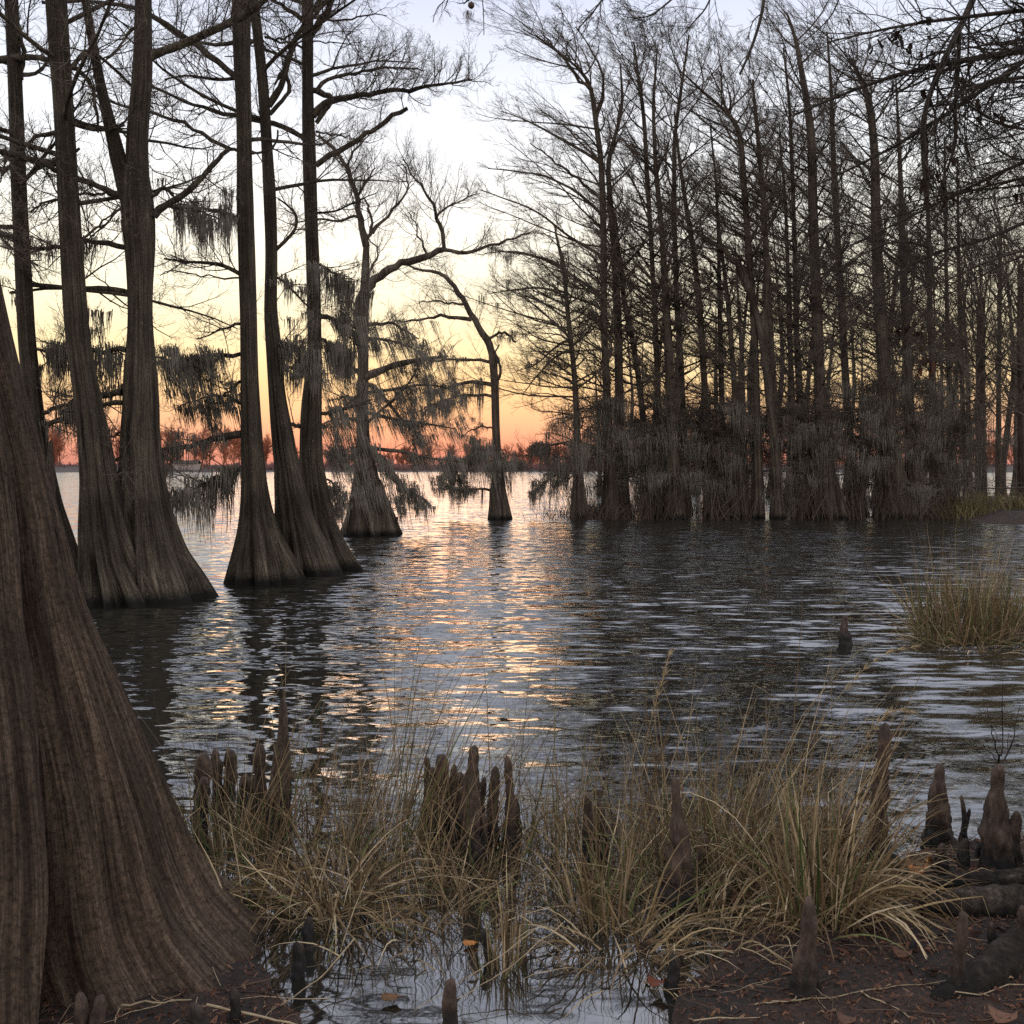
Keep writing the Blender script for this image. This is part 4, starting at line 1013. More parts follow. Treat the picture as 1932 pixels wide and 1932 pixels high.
# deep cleft facing the camera, a second one further right, shallower flutes
def soft(a, c, w):   # groove with steep sides
    d = np.abs((a - c + pi) % (2 * pi) - pi)
    return 1 / (1 + (d / (w * .55)) ** 4)
drift = np.radians(np.interp(zs, [0, .2, .57, 1.17, 1.9, 2.6], [0, 2, 7, 17, 34, 40]))[:, None]
cleft = radians(-36) + wv * .6 + drift
rad -= (.05 + .40 * fl) * soft(th, cleft, .11 + .07 * fl + .05 * np.sin(2.7 * Zc + 2.2) ** 2) * (.8 + .2 * np.sin(3.3 * Zc + 1))
rad -= .13 * fl * gau(th, cleft + .2, .17)
for a0, w0, d0, ph in [(-30, .05, .06, 1.), (-20, .07, .09, 2.1), (-9, .05, .06, .4), (0, .08, .12, 3), (11, .06, .08, 4), (22, .07, .10, 4), (-58, .05, .05, 5), (-84, .09, .10, 2), (-100, .12, .12, 1), (40, .2, .15, 0), (80, .2, .15, 0), (120, .2, .15, 0), (165, .2, .15, 0), (210, .2, .15, 2)]:
    rad -= (.010 + d0 * fl) * soft(th, radians(a0) + .04 * np.sin(1.8 * Zc + ph) + drift * np.clip((40 - a0) / 87, 0, 1.3), w0 * 1.9)
rad += .05 * fl * gau(th, radians(-28), .18) + .05 * fl * gau(th, radians(2), .10) + .06 * fl * gau(th, radians(-75), .16)
# fibrous bark relief
fib = np.zeros_like(rad)
for i in range(46):
    n_ = rn.integers(30, 230); fib += np.sin(n_ * (th + .012 * np.sin(rn.uniform(2, 6) * Zc + rn.random() * 6)) + rn.random() * 6.28 + rn.normal(0, .9) * Zc) * (30 / n_) ** .45 * (.5 + .5 * np.sin(rn.uniform(1, 5) * Zc + rn.random() * 6))
rad += .0013 * fib / R_[:, None] ** .5 * .9
rd = rad * R_[:, None]
v = np.stack([cx[:, None] + rd * np.cos(th), cy + rd * np.sin(th), np.broadcast_to(Zc, rd.shape)], -1).reshape(-1, 3)
thf = th[None] - drift * .6
fv = np.stack([np.cos(thf), np.sin(thf), np.broadcast_to(Zc, rd.shape)], -1).reshape(-1, 3)
b_ = (np.arange(len(zs) - 1) * S)[:, None]; s_ = np.arange(S)[None]; s2 = (np.arange(S) + 1) % S
t.tr.add(v, np.stack([b_ + s_, b_ + s2[None], b_ + S + s2[None], b_ + S + s_], -1).reshape(-1, 4), fv)
t.path = np.stack([cx, cx * 0 + cy, zs], 1); t.rad = R_
t.crown(16, 4.5, 7.3, 2.4, 1.6, (5, 40), tw=.003)
t.done()
# low right buttress root of a second tree in the bottom right corner
def tube_obj(mb, pts, rad, S=24, K=60, rough=.08, seed=1, squash=1.):
    g = np.random.default_rng(seed)
    p = resample(np.array(pts, float), K); r = np.interp(np.linspace(0, 1, K), np.linspace(0, 1, len(rad)), rad)
    v, q = tubes(p[None], r[None], S)
    c = np.repeat(p, S, 0); d = v - c; k = np.repeat(np.arange(K), S); a = np.tile(np.arange(S) * 2 * pi / S, K)
    f = 1 + rough * (np.sin(3 * a + k * .12 + g.random() * 6) + .6 * np.sin(7 * a + k * .07 + 2) + .5 * np.sin(11 * a - k * .2) + .5 * np.sin(k * .5 + a)) + g.normal(0, rough * .22, len(k))
    v = c + d * f[:, None] * [1, 1, squash]
    mb.add(v, q)
t = Tree('cypress_tree', 'dark grey buttress root sloping down from a trunk outside the lower right corner', 'tree', (2.35, 3.55, 0), 503, bark='bark_mid')
trunk_mesh(t.tr, t.rng, [(-.2, 2.45, 3.5, .5), (.1, 2.45, 3.5, .42), (.5, 2.46, 3.5, .32), (1.2, 2.5, 3.5, .24), (5, 2.6, 3.5, .18), (7, 2.7, 3.5, .05)], S=72, dz=.05, lobes=8, A0=.3, flare_h=.8)
tube_obj(t.tr, [P(2140, 1640, 3.4), P(2020, 1740, 3.3), P(1932, 1805, 3.22), P(1880, 1840, 3.13), P(1830, 1875, 3.06), P(1775, 1905, 3.0), P(1700, 1945, 2.93)], [.13, .10, .088, .078, .07, .06, .03], 32, 80, .05, 4)
t.done()

# ================================================================ cypress knees
H_boost = True
def knee(label, px, ytop, ybase, w0, w1, seed, lean=0., mid=None, z0=0., lump=1., cap=0, group='cypress knees on the near shore'):
    """w0 half width just under the tip, w1 at the foot, in picture units"""
    g = np.random.default_rng(seed)
    if ytop > 1300 and H_boost: w0, w1 = w0 * 1.22, w1 * 1.15
    b = G(px, ybase, z0); Yk = b[1]; top = P(px + lean, ytop, Yk)
    k = Yk / F; H = max(.05, top[2] - z0); r0, r1 = w0 * k, w1 * k
    n, S = 46, 40
    tt = np.linspace(0, 1, n) ** .9; zz = -.12 + (H + .12) * tt
    prof = r1 + (r0 - r1) * np.clip(tt * 1.15, 0, 1) ** .65
    if mid: prof = np.interp(tt, [0, .5, .86, 1], [r1, mid * k, r0, r0])
    capz = np.clip((1 - tt) / (.10 * (r0 / .025) ** .5 * (.5 / max(H, .2)) ** .5 + .02), 0, 1); prof = prof * np.sqrt(1 - (1 - capz) ** 2)
    prof *= 1 + .07 * lump * np.sin(tt * g.uniform(9, 16) + g.random() * 6) + .05 * lump * np.sin(tt * 27 + g.random() * 6)
    th = np.arange(S) * 2 * pi / S; a = g.random(6) * 6.28; T_ = tt[:, None]
    lb = 1 + .13 * lump * (np.abs(np.cos(2 * th + a[0] + T_ * .8)) - .6) + .10 * lump * np.sin(th + a[1] + T_ * 2.2) + .06 * np.sin(5 * th + a[2] - 3 * T_) + .04 * np.sin(9 * th + a[3] + 9 * T_) + .035 * np.sin(4 * th + 31 * T_ + a[4]) + g.normal(0, .022, (n, S))
    rd = prof[:, None] * lb
    cxx = b[0] + (top[0] - b[0]) * T_ + .008 * np.sin(T_ * 6 + a[5]); cyy = Yk + .006 * np.sin(T_ * 5 + a[4])
    v = np.stack([cxx + rd * np.cos(th), cyy + rd * np.sin(th), np.broadcast_to(zz[:, None], rd.shape)], -1).reshape(-1, 3)
    ii = np.arange(n * S).reshape(n, S)
    q = np.stack([ii[:-1], np.roll(ii, -1, 1)[:-1], np.roll(ii, -1, 1)[1:], ii[1:]], -1).reshape(-1, 4)
    kk_ = g.normal(0, 1, (12, 3)) * g.uniform(40, 150, (12, 1)); ph_ = g.random(12) * 6.28
    dsp = sum(np.sin(v @ kk_[i_] * [1.] + ph_[i_]) for i_ in range(12)) / 12 ** .5
    cen = np.stack([np.repeat(cxx[:, 0], S), np.repeat((cyy + 0 * cxx)[:, 0], S), v[:, 2]], 1)
    v = cen + (v - cen) * (1 + (.085 * dsp)[:, None]); v[:, 2] += .002 * dsp
    mb = MB(); mb.add(v, q); base = (b[0], Yk, z0)
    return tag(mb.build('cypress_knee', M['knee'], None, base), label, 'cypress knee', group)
KN = [
 ('rust-topped blunt knee, leftmost of the left cluster beside the huge trunk', 380, 1420, 1546, 12, 14),
 ('short knee in front of the rust-topped leftmost one', 382, 1463, 1560, 8, 12),
 ('slim knee second in the left cluster', 407, 1412, 1530, 7, 10),
 ('dark rounded knee third in the left cluster', 431, 1412, 1530, 9, 11),
 ('small low dark knee between the left cluster and the tall spire', 460, 1459, 1545, 7, 9),
 ('short knee touching the foot of the tall pointed spire on its left', 474, 1466, 1550, 7, 10),
 ('pale topped knee leaning on the left side of the tall spire', 492, 1402, 1555, 8, 14),
 ('tall pointed spire-like knee, highest of the left cluster', 530, 1316, 1562, 6, 24, 0, 19),
 ('thin sharp knee at the left end of the middle cluster', 804, 1426, 1570, 5, 15),
 ('small knee beside the thin sharp one, left in the middle cluster', 818, 1446, 1575, 6, 11),
 ('broad brown knee second from the left in the middle cluster', 838, 1421, 1578, 10, 16),
 ('thin knee nestled against the broad brown one in the middle cluster', 854, 1440, 1580, 5, 10),
 ('short reddish knee left of the highest one of the middle cluster', 865, 1455, 1590, 8, 12),
 ('highest knee of the middle cluster, thick with a pointed tip', 893, 1405, 1628, 9, 20, 0, 19),
 ('thin tip just right of the highest knee in the middle cluster', 911, 1464, 1600, 4, 9),
 ('pointed scaly knee between the highest one and the finger-like one', 932, 1443, 1612, 7, 15),
 ('straight finger-like knee at the right end of the middle cluster', 959, 1425, 1618, 6, 16),
 ('short pale pointed knee standing in front of the middle cluster', 911, 1533, 1632, 5, 10),
 ('stubby reddish-tipped knee behind the right end of the middle cluster', 974, 1500, 1588, 6, 8),
 ('dark broad knee half hidden by grass right of the middle cluster', 1112, 1498, 1628, 8, 26),
 ('second dark knee behind the grass right of the broad hidden one', 1134, 1512, 1622, 8, 20),
 ('tall knee with a knobbed head and broad foot in the centre-right grass', 1276, 1454, 1705, 7, 44, 0, 21),
 ('low dark knee against the right foot of the knobbed one', 1328, 1570, 1680, 8, 16),
 ('tall slim reddish knee leaning right, near the right end of the grass', 1655, 1362, 1640, 10, 26, 12, 15),
 ('black stub left of the slim leaning knee, behind the straw tussock', 1601, 1535, 1660, 11, 14),
 ('thick dark knee with a rounded top, black below, right of the slim leaning one', 1772, 1438, 1598, 9, 29, 0, 24),
 ('thin jagged black knee beside the thick dark one', 1815, 1500, 1588, 3, 8),
 ('little black spike right against the jagged one', 1825, 1524, 1588, 3, 6),
 ('tall shaggy brown knee with bare twigs sprouting from its tip, near the right edge', 1886, 1424, 1640, 10, 38, 0, 27),
 ('grey split shoulder on the right side of the shaggy brown knee', 1917, 1515, 1640, 9, 20),
 ('rusty cone-shaped knee between the jagged black one and the shaggy one', 1824, 1567, 1640, 7, 20),
 ('small black knob left of the shaggy knee', 1847, 1574, 1622, 5, 8),
 ('thin straight knee with a pale tip in front of the thick dark one', 1781, 1577, 1662, 7, 14),
 ('thin stub just left of the pale-tipped knee', 1768, 1582, 1650, 5, 9),
 ('small grey knee at the left end of the mud ledge', 1683, 1601, 1655, 8, 12),
 ('low black knee left of the small grey one on the mud ledge', 1660, 1618, 1662, 8, 13),
 ('brown knee with a smooth head in the open water at the bottom edge', 853, 1841, 1990, 10, 22, 0, 19),
 ('short straw-coloured stub in the shallow water, bottom centre', 918, 1753, 1812, 7, 9),
 ('tall dark tapering knee on the mud in front of the straw tussock', 1521, 1663, 1878, 10, 38, 0, 22),
 ('low dark knee at the water edge, bottom right of centre', 1268, 1799, 1870, 9, 18),
 ('tall thin grey knee in front of the fallen log', 1811, 1682, 1872, 8, 21, 0, 12),
 ('small speckled knee between the log and the corner root', 1875, 1704, 1790, 6, 10),
 ('dark knee cut by the right edge of the photo above the corner root', 1928, 1670, 1800, 9, 16),
 ('fuzzy brown knee left of the one cut by the right edge', 1900, 1726, 1800, 8, 12),
 ('tiny reddish knee at the foot of the tall dark tapering one', 1546, 1822, 1872, 5, 10),
 ('tiny dark knee in the leaf litter right of the straw tussock', 1727, 1749, 1800, 6, 12),
 ('pale knobby knee against the foot of the huge trunk, bottom left', 183, 1842, 1990, 11, 18),
 ('fuzzy grey knee touching the pale knobby one at the bottom left', 148, 1834, 1990, 10, 22),
 ('short dull knee right of the pale knobby one at the bottom left', 368, 1868, 1960, 12, 17),
 ('small dull knee against the tip of the huge trunk root', 440, 1842, 1930, 8, 11),
 ('dark knee in the shadows right of the huge trunk root', 560, 1775, 1845, 9, 14),
 ('low dark knee under the arching straw, left of centre', 585, 1730, 1790, 8, 12),
]
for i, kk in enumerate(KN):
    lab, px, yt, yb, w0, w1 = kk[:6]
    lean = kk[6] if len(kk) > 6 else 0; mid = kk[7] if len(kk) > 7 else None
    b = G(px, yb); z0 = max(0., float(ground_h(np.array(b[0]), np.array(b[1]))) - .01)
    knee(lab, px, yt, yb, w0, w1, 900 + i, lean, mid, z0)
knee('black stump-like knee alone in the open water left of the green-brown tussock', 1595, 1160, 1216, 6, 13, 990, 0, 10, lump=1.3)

# twigs sprouting from the shaggy knee
t = Tree('bare_sapling', 'spray of fine bare twigs rising from the shaggy knee near the right edge', 'sapling', tuple(P(1886, 1440, 4.05)), 991)
for pts in ([(1884, 1440), (1878, 1400), (1868, 1370), (1862, 1330)], [(1888, 1440), (1892, 1395), (1890, 1340), (1892, 1290)], [(1892, 1440), (1908, 1410), (1915, 1370), (1925, 1330)], [(1890, 1450), (1872, 1425), (1855, 1405)]):
    t.limb(pts, 4.1, .0035, .0012, n=6, tl=.10, K=9, lv=2, up=.05)
t.done()

# ================================================================ fallen logs on the mud
mb = MB(); tube_obj(mb, [P(1612, 1672, 3.86), P(1700, 1664, 3.83), P(1790, 1670, 3.82), P(1870, 1664, 3.82), P(1960, 1660, 3.8), P(2150, 1655, 3.75)], [.012, .03, .036, .042, .05, .05], 32, 120, .09, 11)
o = mb.build('fallen_log', M['bark_mid'], None, tuple(P(1612, 1668, 3.98))); tag(o, 'long dark weathered log lying across the mud at the right edge', 'log')
mb = MB(); tube_obj(mb, [P(1722, 1714, 3.62), P(1732, 1712, 3.62), P(1800, 1714, 3.61), P(1880, 1716, 3.60), P(1960, 1716, 3.59), P(2150, 1716, 3.57)], [.02, .072, .078, .08, .08, .08], 36, 120, .06, 12)
o = mb.build('fallen_log', M['bark_mid'], None, tuple(P(1722, 1712, 3.8))); tag(o, 'thicker rotten log with a blunt end, lying in front of the long thin log', 'log')

# ================================================================ grass, reeds and straw
STRAW = np.array([[.34, .25, .135], [.23, .16, .08], [.48, .38, .24], [.15, .10, .055], [.27, .20, .12]])
BROWN = np.array([[.16, .105, .06], [.22, .15, .09], [.10, .07, .045]])
GREEN = np.array([[.10, .13, .04], [.15, .16, .06], [.07, .10, .03]])
def blades(mb, g, base, L, tilt, az, droop, w, col, K=8, wig=.05):
    n = len(base)
    d = np.stack([np.sin(tilt) * np.cos(az), np.sin(tilt) * np.sin(az), np.cos(tilt)], 1)
    pts = [base]
    for k in range(1, K):
        s = k / K
        d = unit(d + np.stack([np.zeros(n), np.zeros(n), -droop * s], 1) + g.normal(0, wig, (n, 3)))
        pts.append(pts[-1] + d * (L / (K - 1))[:, None])
    # some blades are broken: kink downwards
    Pn = np.stack(pts, 1)
    br = np.where(g.random(n) < .24)[0]
    for i in br:
        kb = g.integers(3, K - 1); seg = np.diff(Pn[i], axis=0); a_ = g.uniform(0, 6.28)
        dn = unit(np.array([np.cos(a_), np.sin(a_), g.uniform(-1.2, .1)])); ln = np.linalg.norm(seg, axis=1)
        for k in range(kb, K - 1): Pn[i, k + 1] = Pn[i, k] + dn * ln[k]
    Pn[:, :, 2] = np.maximum(Pn[:, :, 2], np.minimum(Pn[:, :1, 2], 0) + .004 + 0 * Pn[:, :, 2])
    W = w[:, None] * np.concatenate([np.linspace(.8, 1, K - 4), [.85, .65, .4, .08]])[None]
    v, q = ribbons(Pn, W, unit(g.normal(size=(n, 3))))
    mb.add(v, q, np.repeat(col, K * 2, 0))
def clump(mb, g, px, py, n, rpx, L, tilt=(0, 25), droop=.25, lean=(0, 0), mix=(.7, .2, .1), w=.0026, z=None, wig=.05, sq=.5, azr=None):
    c = G(px, py); r = rpx * c[1] / F
    a = g.random(n) * 6.28; q = np.sqrt(g.random(n)) * r
    base = c + np.stack([q * np.cos(a), q * np.sin(a) * sq * 2, np.zeros(n)], 1)
    base[:, 2] = np.maximum(ground_h(base[:, 0], base[:, 1]), -.05) - .01 if z is None else z
    tl = np.radians(np.where(g.random(n) < .16, g.uniform(30, 85, n), g.uniform(*tilt, n))); az = a + g.normal(0, .7, n) if azr is None else g.uniform(azr[0], azr[1], n)
    LL = L * g.uniform(.45, 1.08, n)
    pal = np.concatenate([STRAW[g.integers(0, 5, n)][None], BROWN[g.integers(0, 3, n)][None], GREEN[g.integers(0, 3, n)][None]])
    k = g.choice(3, n, p=np.array(mix) / sum(mix)); col = pal[k, np.arange(n)] * g.uniform(.7, 1.15, (n, 1))
    dd = droop * g.uniform(.4, 1.5, n)
    base_t = np.stack([np.sin(tl) * np.cos(az) + lean[0], np.sin(tl) * np.sin(az) + lean[1], np.cos(tl)], 1); base_t = unit(base_t)
    tl2 = np.arccos(np.clip(base_t[:, 2], -1, 1)); az2 = np.arctan2(base_t[:, 1], base_t[:, 0])
    blades(mb, g, base, LL, tl2, az2, dd, w * g.uniform(.55, 1.3, n), col, wig=wig)
def tussock(name, label, cat, specs, seed, group=None):
    g = np.random.default_rng(seed); mb = MB()
    for s in specs: clump(mb, g, **s)
    c = G(specs[0]['px'], specs[0]['py'])
    return tag(mb.build(name, M['straw'], None, tuple(c)), label, cat, group)
TG = 'grass tussocks in the shallows'
tussock('reed_clump', 'upright green reeds beside the huge trunk in front of the left knees', 'reeds', [
    dict(px=420, py=1600, n=93, rpx=81, L=.34, tilt=(0, 22), droop=.15, mix=(.3, .3, .6), w=.003),
    dict(px=500, py=1575, n=68, rpx=94, L=.5, tilt=(0, 25), droop=.2, mix=(.7, .3, .2), w=.0028),
    dict(px=400, py=1560, n=16, rpx=81, L=.72, tilt=(0, 14), droop=.06, mix=(.4, .6, .2), w=.0016)], 601, TG)
tussock('straw_tussock', 'dome of bent dead straw spilling outward, left of centre', 'grass tussock', [
    dict(px=612, py=1700, n=204, rpx=74, L=.50, tilt=(15, 60), droop=.42, mix=(.8, .25, .05), w=.0036, wig=.05),
    dict(px=640, py=1690, n=148, rpx=148, L=.40, tilt=(20, 75), droop=.5, mix=(.7, .35, .05), w=.003, wig=.08),
    dict(px=520, py=1680, n=68, rpx=81, L=.35, tilt=(30, 75), droop=.45, mix=(.6, .4, .1), w=.0026, wig=.08)], 602, TG)
tussock('reed_clump', 'thin tall reeds leaning right between the left and middle knee clusters', 'reeds', [
    dict(px=735, py=1620, n=90, rpx=81, L=1.0, tilt=(0, 16), droop=.10, lean=(.26, 0), mix=(.6, .4, .2), w=.0020),
    dict(px=680, py=1600, n=60, rpx=108, L=.62, tilt=(0, 20), droop=.10, lean=(.08, 0), mix=(.5, .5, .2), w=.0018),
    dict(px=740, py=1720, n=117, rpx=135, L=.34, tilt=(0, 50), droop=.3, mix=(.6, .4, .15), w=.0026, wig=.08)], 603, TG)
tussock('reed_clump', 'tangled dry stems growing around the middle knee cluster', 'reeds', [
    dict(px=870, py=1650, n=90, rpx=135, L=.34, tilt=(0, 50), droop=.3, lean=(.1, 0), mix=(.7, .3, .2), w=.0026, wig=.07),
    dict(px=790, py=1700, n=74, rpx=108, L=.36, tilt=(10, 60), droop=.3, lean=(.2, 0), mix=(.7, .3, .1), w=.0028, wig=.07)], 604, TG)
tussock('reed_clump', 'upright green and straw reeds just right of the middle knee cluster', 'reeds', [
    dict(px=1065, py=1600, n=93, rpx=74, L=.46, tilt=(0, 18), droop=.12, mix=(.6, .3, .35), w=.0026),
    dict(px=1060, py=1590, n=30, rpx=81, L=.85, tilt=(0, 12), droop=.05, mix=(.6, .4, .2), w=.0017),
    dict(px=1110, py=1700, n=142, rpx=101, L=.40, tilt=(0, 40), droop=.3, mix=(.75, .2, .15), w=.003, wig=.06)], 605, TG)
tussock('straw_tussock', 'fan of straw arching low over the dark pool at bottom centre', 'grass tussock', [
    dict(px=1180, py=1790, n=161, rpx=101, L=.42, tilt=(30, 75), droop=.35, mix=(.85, .25, .05), w=.0032, wig=.05),
    dict(px=1150, py=1745, n=74, rpx=54, L=.42, tilt=(0, 25), droop=.1, mix=(.8, .2, .2), w=.0036),
    dict(px=1290, py=1770, n=105, rpx=108, L=.40, tilt=(25, 75), droop=.4, mix=(.8, .25, .05), w=.0028, wig=.07)], 606, TG)
tussock('reed_clump', 'short cut stubble of reed stalks in the shallow pool at bottom centre', 'reeds', [
    dict(px=948, py=1815, n=46, rpx=29, L=.26, tilt=(0, 12), droop=.03, mix=(.8, .3, .1), w=.0034, wig=.02),
    dict(px=972, py=1800, n=40, rpx=32, L=.30, tilt=(0, 10), droop=.03, mix=(.8, .3, .2), w=.0034, wig=.02),
    dict(px=930, py=1835, n=40, rpx=27, L=.16, tilt=(0, 30), droop=.03, mix=(.8, .3, .1), w=.003, wig=.03)], 607, TG)
tussock('straw_tussock', 'thicket of dry grass around the knobbed tall knee, right of centre', 'grass tussock', [
    dict(px=1215, py=1660, n=117, rpx=101, L=.50, tilt=(0, 38), droop=.25, mix=(.75, .3, .15), w=.0028, wig=.06),
    dict(px=1340, py=1640, n=161, rpx=128, L=.52, tilt=(0, 42), droop=.25, mix=(.7, .3, .2), w=.0027, wig=.07),
    dict(px=1250, py=1585, n=40, rpx=81, L=.80, tilt=(0, 20), droop=.12, mix=(.7, .4, .1), w=.0018),
    dict(px=1330, py=1720, n=99, rpx=148, L=.32, tilt=(15, 70), droop=.4, mix=(.7, .3, .1), w=.0026, wig=.08)], 608, TG)
tussock('straw_tussock', 'pale feathery grass leaning right between the knobbed knee and the big tussock', 'grass tussock', [
    dict(px=1430, py=1650, n=198, rpx=108, L=.62, tilt=(0, 35), droop=.28, lean=(.12, 0), mix=(.8, .25, .12), w=.0026, wig=.06),
    dict(px=1420, py=1620, n=90, rpx=94, L=.95, tilt=(0, 28), droop=.22, lean=(.25, 0), mix=(.8, .3, .05), w=.0018, wig=.05),
    dict(px=1450, py=1730, n=111, rpx=121, L=.36, tilt=(15, 70), droop=.4, mix=(.75, .3, .1), w=.0028, wig=.08)], 609, TG)
tussock('straw_tussock', 'biggest golden straw tussock with thick stalks splaying to the lower right', 'grass tussock', [
    dict(px=1545, py=1765, n=170, rpx=62, L=.56, tilt=(0, 30), droop=.16, mix=(.9, .12, .16), w=.0034, wig=.035),
    dict(px=1560, py=1735, n=110, rpx=67, L=.60, tilt=(15, 60), droop=.6, lean=(.25, -.2), mix=(.95, .1, .0), w=.0036, wig=.05, azr=(-2.0, .6)),
    dict(px=1500, py=1700, n=74, rpx=81, L=.62, tilt=(0, 40), droop=.3, mix=(.8, .2, .1), w=.0026, wig=.05),
    dict(px=1560, py=1680, n=50, rpx=67, L=.90, tilt=(5, 32), droop=.30, lean=(.12, 0), mix=(.8, .3, .0), w=.0022, wig=.04)], 610, TG)
tussock('reed_clump', 'sparse bent stalks around the slim leaning knee at the right', 'reeds', [
    dict(px=1650, py=1650, n=60, rpx=67, L=.45, tilt=(10, 60), droop=.25, mix=(.7, .4, .0), w=.0020, wig=.05),
    dict(px=1600, py=1640, n=24, rpx=67, L=.75, tilt=(0, 30), droop=.15, mix=(.6, .5, .0), w=.0016, wig=.04)], 611, TG)
# tussock further out at the right
tussock('marsh_tussock', 'soft green-brown tussock growing in the lake at the right edge', 'grass tussock', [
    dict(px=1815, py=1205, n=640, rpx=88, L=.74, tilt=(0, 28), droop=.16, lean=(.05, 0), mix=(.45, .5, .3), w=.0042, wig=.05, z=-.03),
    dict(px=1800, py=1195, n=170, rpx=62, L=1.12, tilt=(0, 16), droop=.10, lean=(.08, 0), mix=(.7, .4, .1), w=.0030, wig=.04, z=-.03),
    dict(px=1925, py=1195, n=640, rpx=115, L=.72, tilt=(0, 32), droop=.2, lean=(.05, 0), mix=(.45, .5, .3), w=.0042, wig=.05, z=-.03),
    dict(px=1830, py=1215, n=120, rpx=110, L=.5, tilt=(40, 75), droop=.3, mix=(.8, .3, .1), w=.003, wig=.05, z=-.03)], 612, 'grass tussocks in the shallows')
# loose stalks between the tussocks
g = np.random.default_rng(640); mb = MB()
for i in range(330):
    px = g.uniform(380, 1700); py = g.uniform(1540, 1760)
    clump(mb, g, px=px, py=py, n=int(g.integers(3, 10)), rpx=26, L=g.uniform(.25, .62), tilt=(0, 75), droop=.22, lean=(g.normal(.04, .12), 0), mix=(.7, .4, .12), w=.0023, wig=.07)
for i in range(330):
    px = g.uniform(400, 1640); py = g.uniform(1540, 1680)
    clump(mb, g, px=px, py=py, n=2, rpx=16, L=g.uniform(.6, 1.15), tilt=(0, 32), droop=.12, lean=(g.normal(.12, .16), 0), mix=(.6, .5, .1), w=.0020, wig=.04)
for i in range(60):
    px = g.uniform(560, 1500); py = g.uniform(1740, 1850)
    clump(mb, g, px=px, py=py, n=4, rpx=22, L=g.uniform(.15, .4), tilt=(10, 85), droop=.3, mix=(.7, .4, .02), w=.0022, wig=.06)
tag(mb.build('marsh_grass', M['straw']), 'loose dry stalks scattered all through the shallows', 'grass', kind='stuff')
# grass on the far right bank
g = np.random.default_rng(650); mb = MB(); n = 2600
bx = g.uniform(13.2, 22, n); by = g.uniform(31.2, 34.5, n); bz = np.maximum(ground_h(bx, by), -.05)
ok = ground_h(bx, by) > -.12; bx, by, bz = bx[ok], by[ok], bz[ok]; n = len(bx)
blades(mb, g, np.stack([bx, by, bz], 1), g.uniform(.3, .75, n), np.radians(g.uniform(0, 35, n)), g.random(n) * 6.28, np.full(n, .25), np.full(n, .012), (np.array([[.15, .12, .055]]) * g.uniform(.5, 1.4, (n, 1))), K=6)
tag(mb.build('bank_grass', M['straw']), 'low olive-brown grass covering the bank behind the tussock', 'grass', kind='stuff')
# rushes and brush among the feet of the grove
g = np.random.default_rng(651); mb = MB(); n = 2600
pxs = np.concatenate([g.normal(1130, 45, n // 3), g.uniform(1080, 1420, n // 3), g.uniform(1480, 1800, n - 2 * (n // 3))]); yy = g.uniform(31.2, 34, n)
bx = (pxs - 966) / F * yy; L = np.where(pxs < 1200, g.uniform(.3, .9, n), g.uniform(.5, 2.2, n))
blades(mb, g, np.stack([bx, yy, np.full(n, -.05)], 1), L, np.radians(g.uniform(0, 40, n)), g.random(n) * 6.28, np.full(n, .18), np.full(n, .008), np.array([[.07, .052, .042]]) * g.uniform(.5, 1.6, (n, 1)), K=6, wig=.12)
tag(mb.build('swamp_brush', M['straw']), 'dark twiggy brush between the feet of the grove', 'brush', kind='stuff')

# single stalks one notices
def stalk(label, pts, w=.0035, w1=.0015, group='fallen straw stalks on the mud'):
    p = []
    for x, y, z in pts: p.append(G(x, y, z))
    g_ = np.random.default_rng(int(pts[0][0])); p = resample(np.array(p), 16); p += np.cumsum(g_.normal(0, .0025, (16, 3)), 0); p[:, 2] = np.maximum(p[:, 2], np.maximum(0, ground_h(p[:, 0], p[:, 1])) + .004)
    mb = MB(); mb.add(*tubes(p[None], np.linspace(w, w1, 16)[None] * .72, 5), np.array([.36, .28, .18]) * g_.uniform(.7, 1.1))
    return tag(mb.build('straw_stalk', M['straw'], None, tuple(p[0])), label, 'stalk', group)
stalk('long pale stalk lying across the mud along the bottom, right of centre', [(1452, 1898, .03), (1560, 1885, .05), (1700, 1866, .06), (1800, 1850, .06)], .0045)
stalk('thin straight stalk slanting down from the straw tussock past the tall thin knee', [(1627, 1684, .14), (1720, 1715, .13), (1790, 1745, .11), (1830, 1762, .08), (1876, 1790, .05)], .0032)
stalk('stalk fallen toward the bottom edge, right of the long pale one', [(1625, 1880, .05), (1680, 1910, .05), (1720, 1945, .05)], .004)
stalk('stalk slanting from the arching straw down to the bottom left', [(1010, 1755, .14), (960, 1790, .1), (880, 1840, .06), (780, 1900, .03)], .003)
stalk('golden stalk slanting from mid pool to the trunk root, bottom left', [(1060, 1740, .14), (950, 1830, .08), (860, 1880, .05)], .003)
stalk('bright stalk lying low from the pool toward the huge trunk', [(668, 1830 - 60, .1), (600, 1840, .06), (520, 1905, .03), (500, 1925, .03)], .0036)
stalk('short kinked stalk on the mud under the pale fallen ones', [(1425, 1905, .03), (1500, 1885, .05), (1530, 1860, .05)], .0035)
stalk('stalk crossing the front of the golden tussock', [(1400, 1790, .12), (1500, 1840, .08), (1560, 1890, .05)], .0036)
stalk('grey stick lying against the foot of the huge trunk', [(230, 1895, .10), (320, 1888, .10), (370, 1880, .10)], .005, .003)
stalk('long twisted twig lying on the mud at the bottom left', [(390, 1898, .06), (480, 1915, .05), (600, 1940, .05), (700, 1960, .04)], .006, .004)
# thin vine wandering over the huge trunk's bark is left to the bark relief

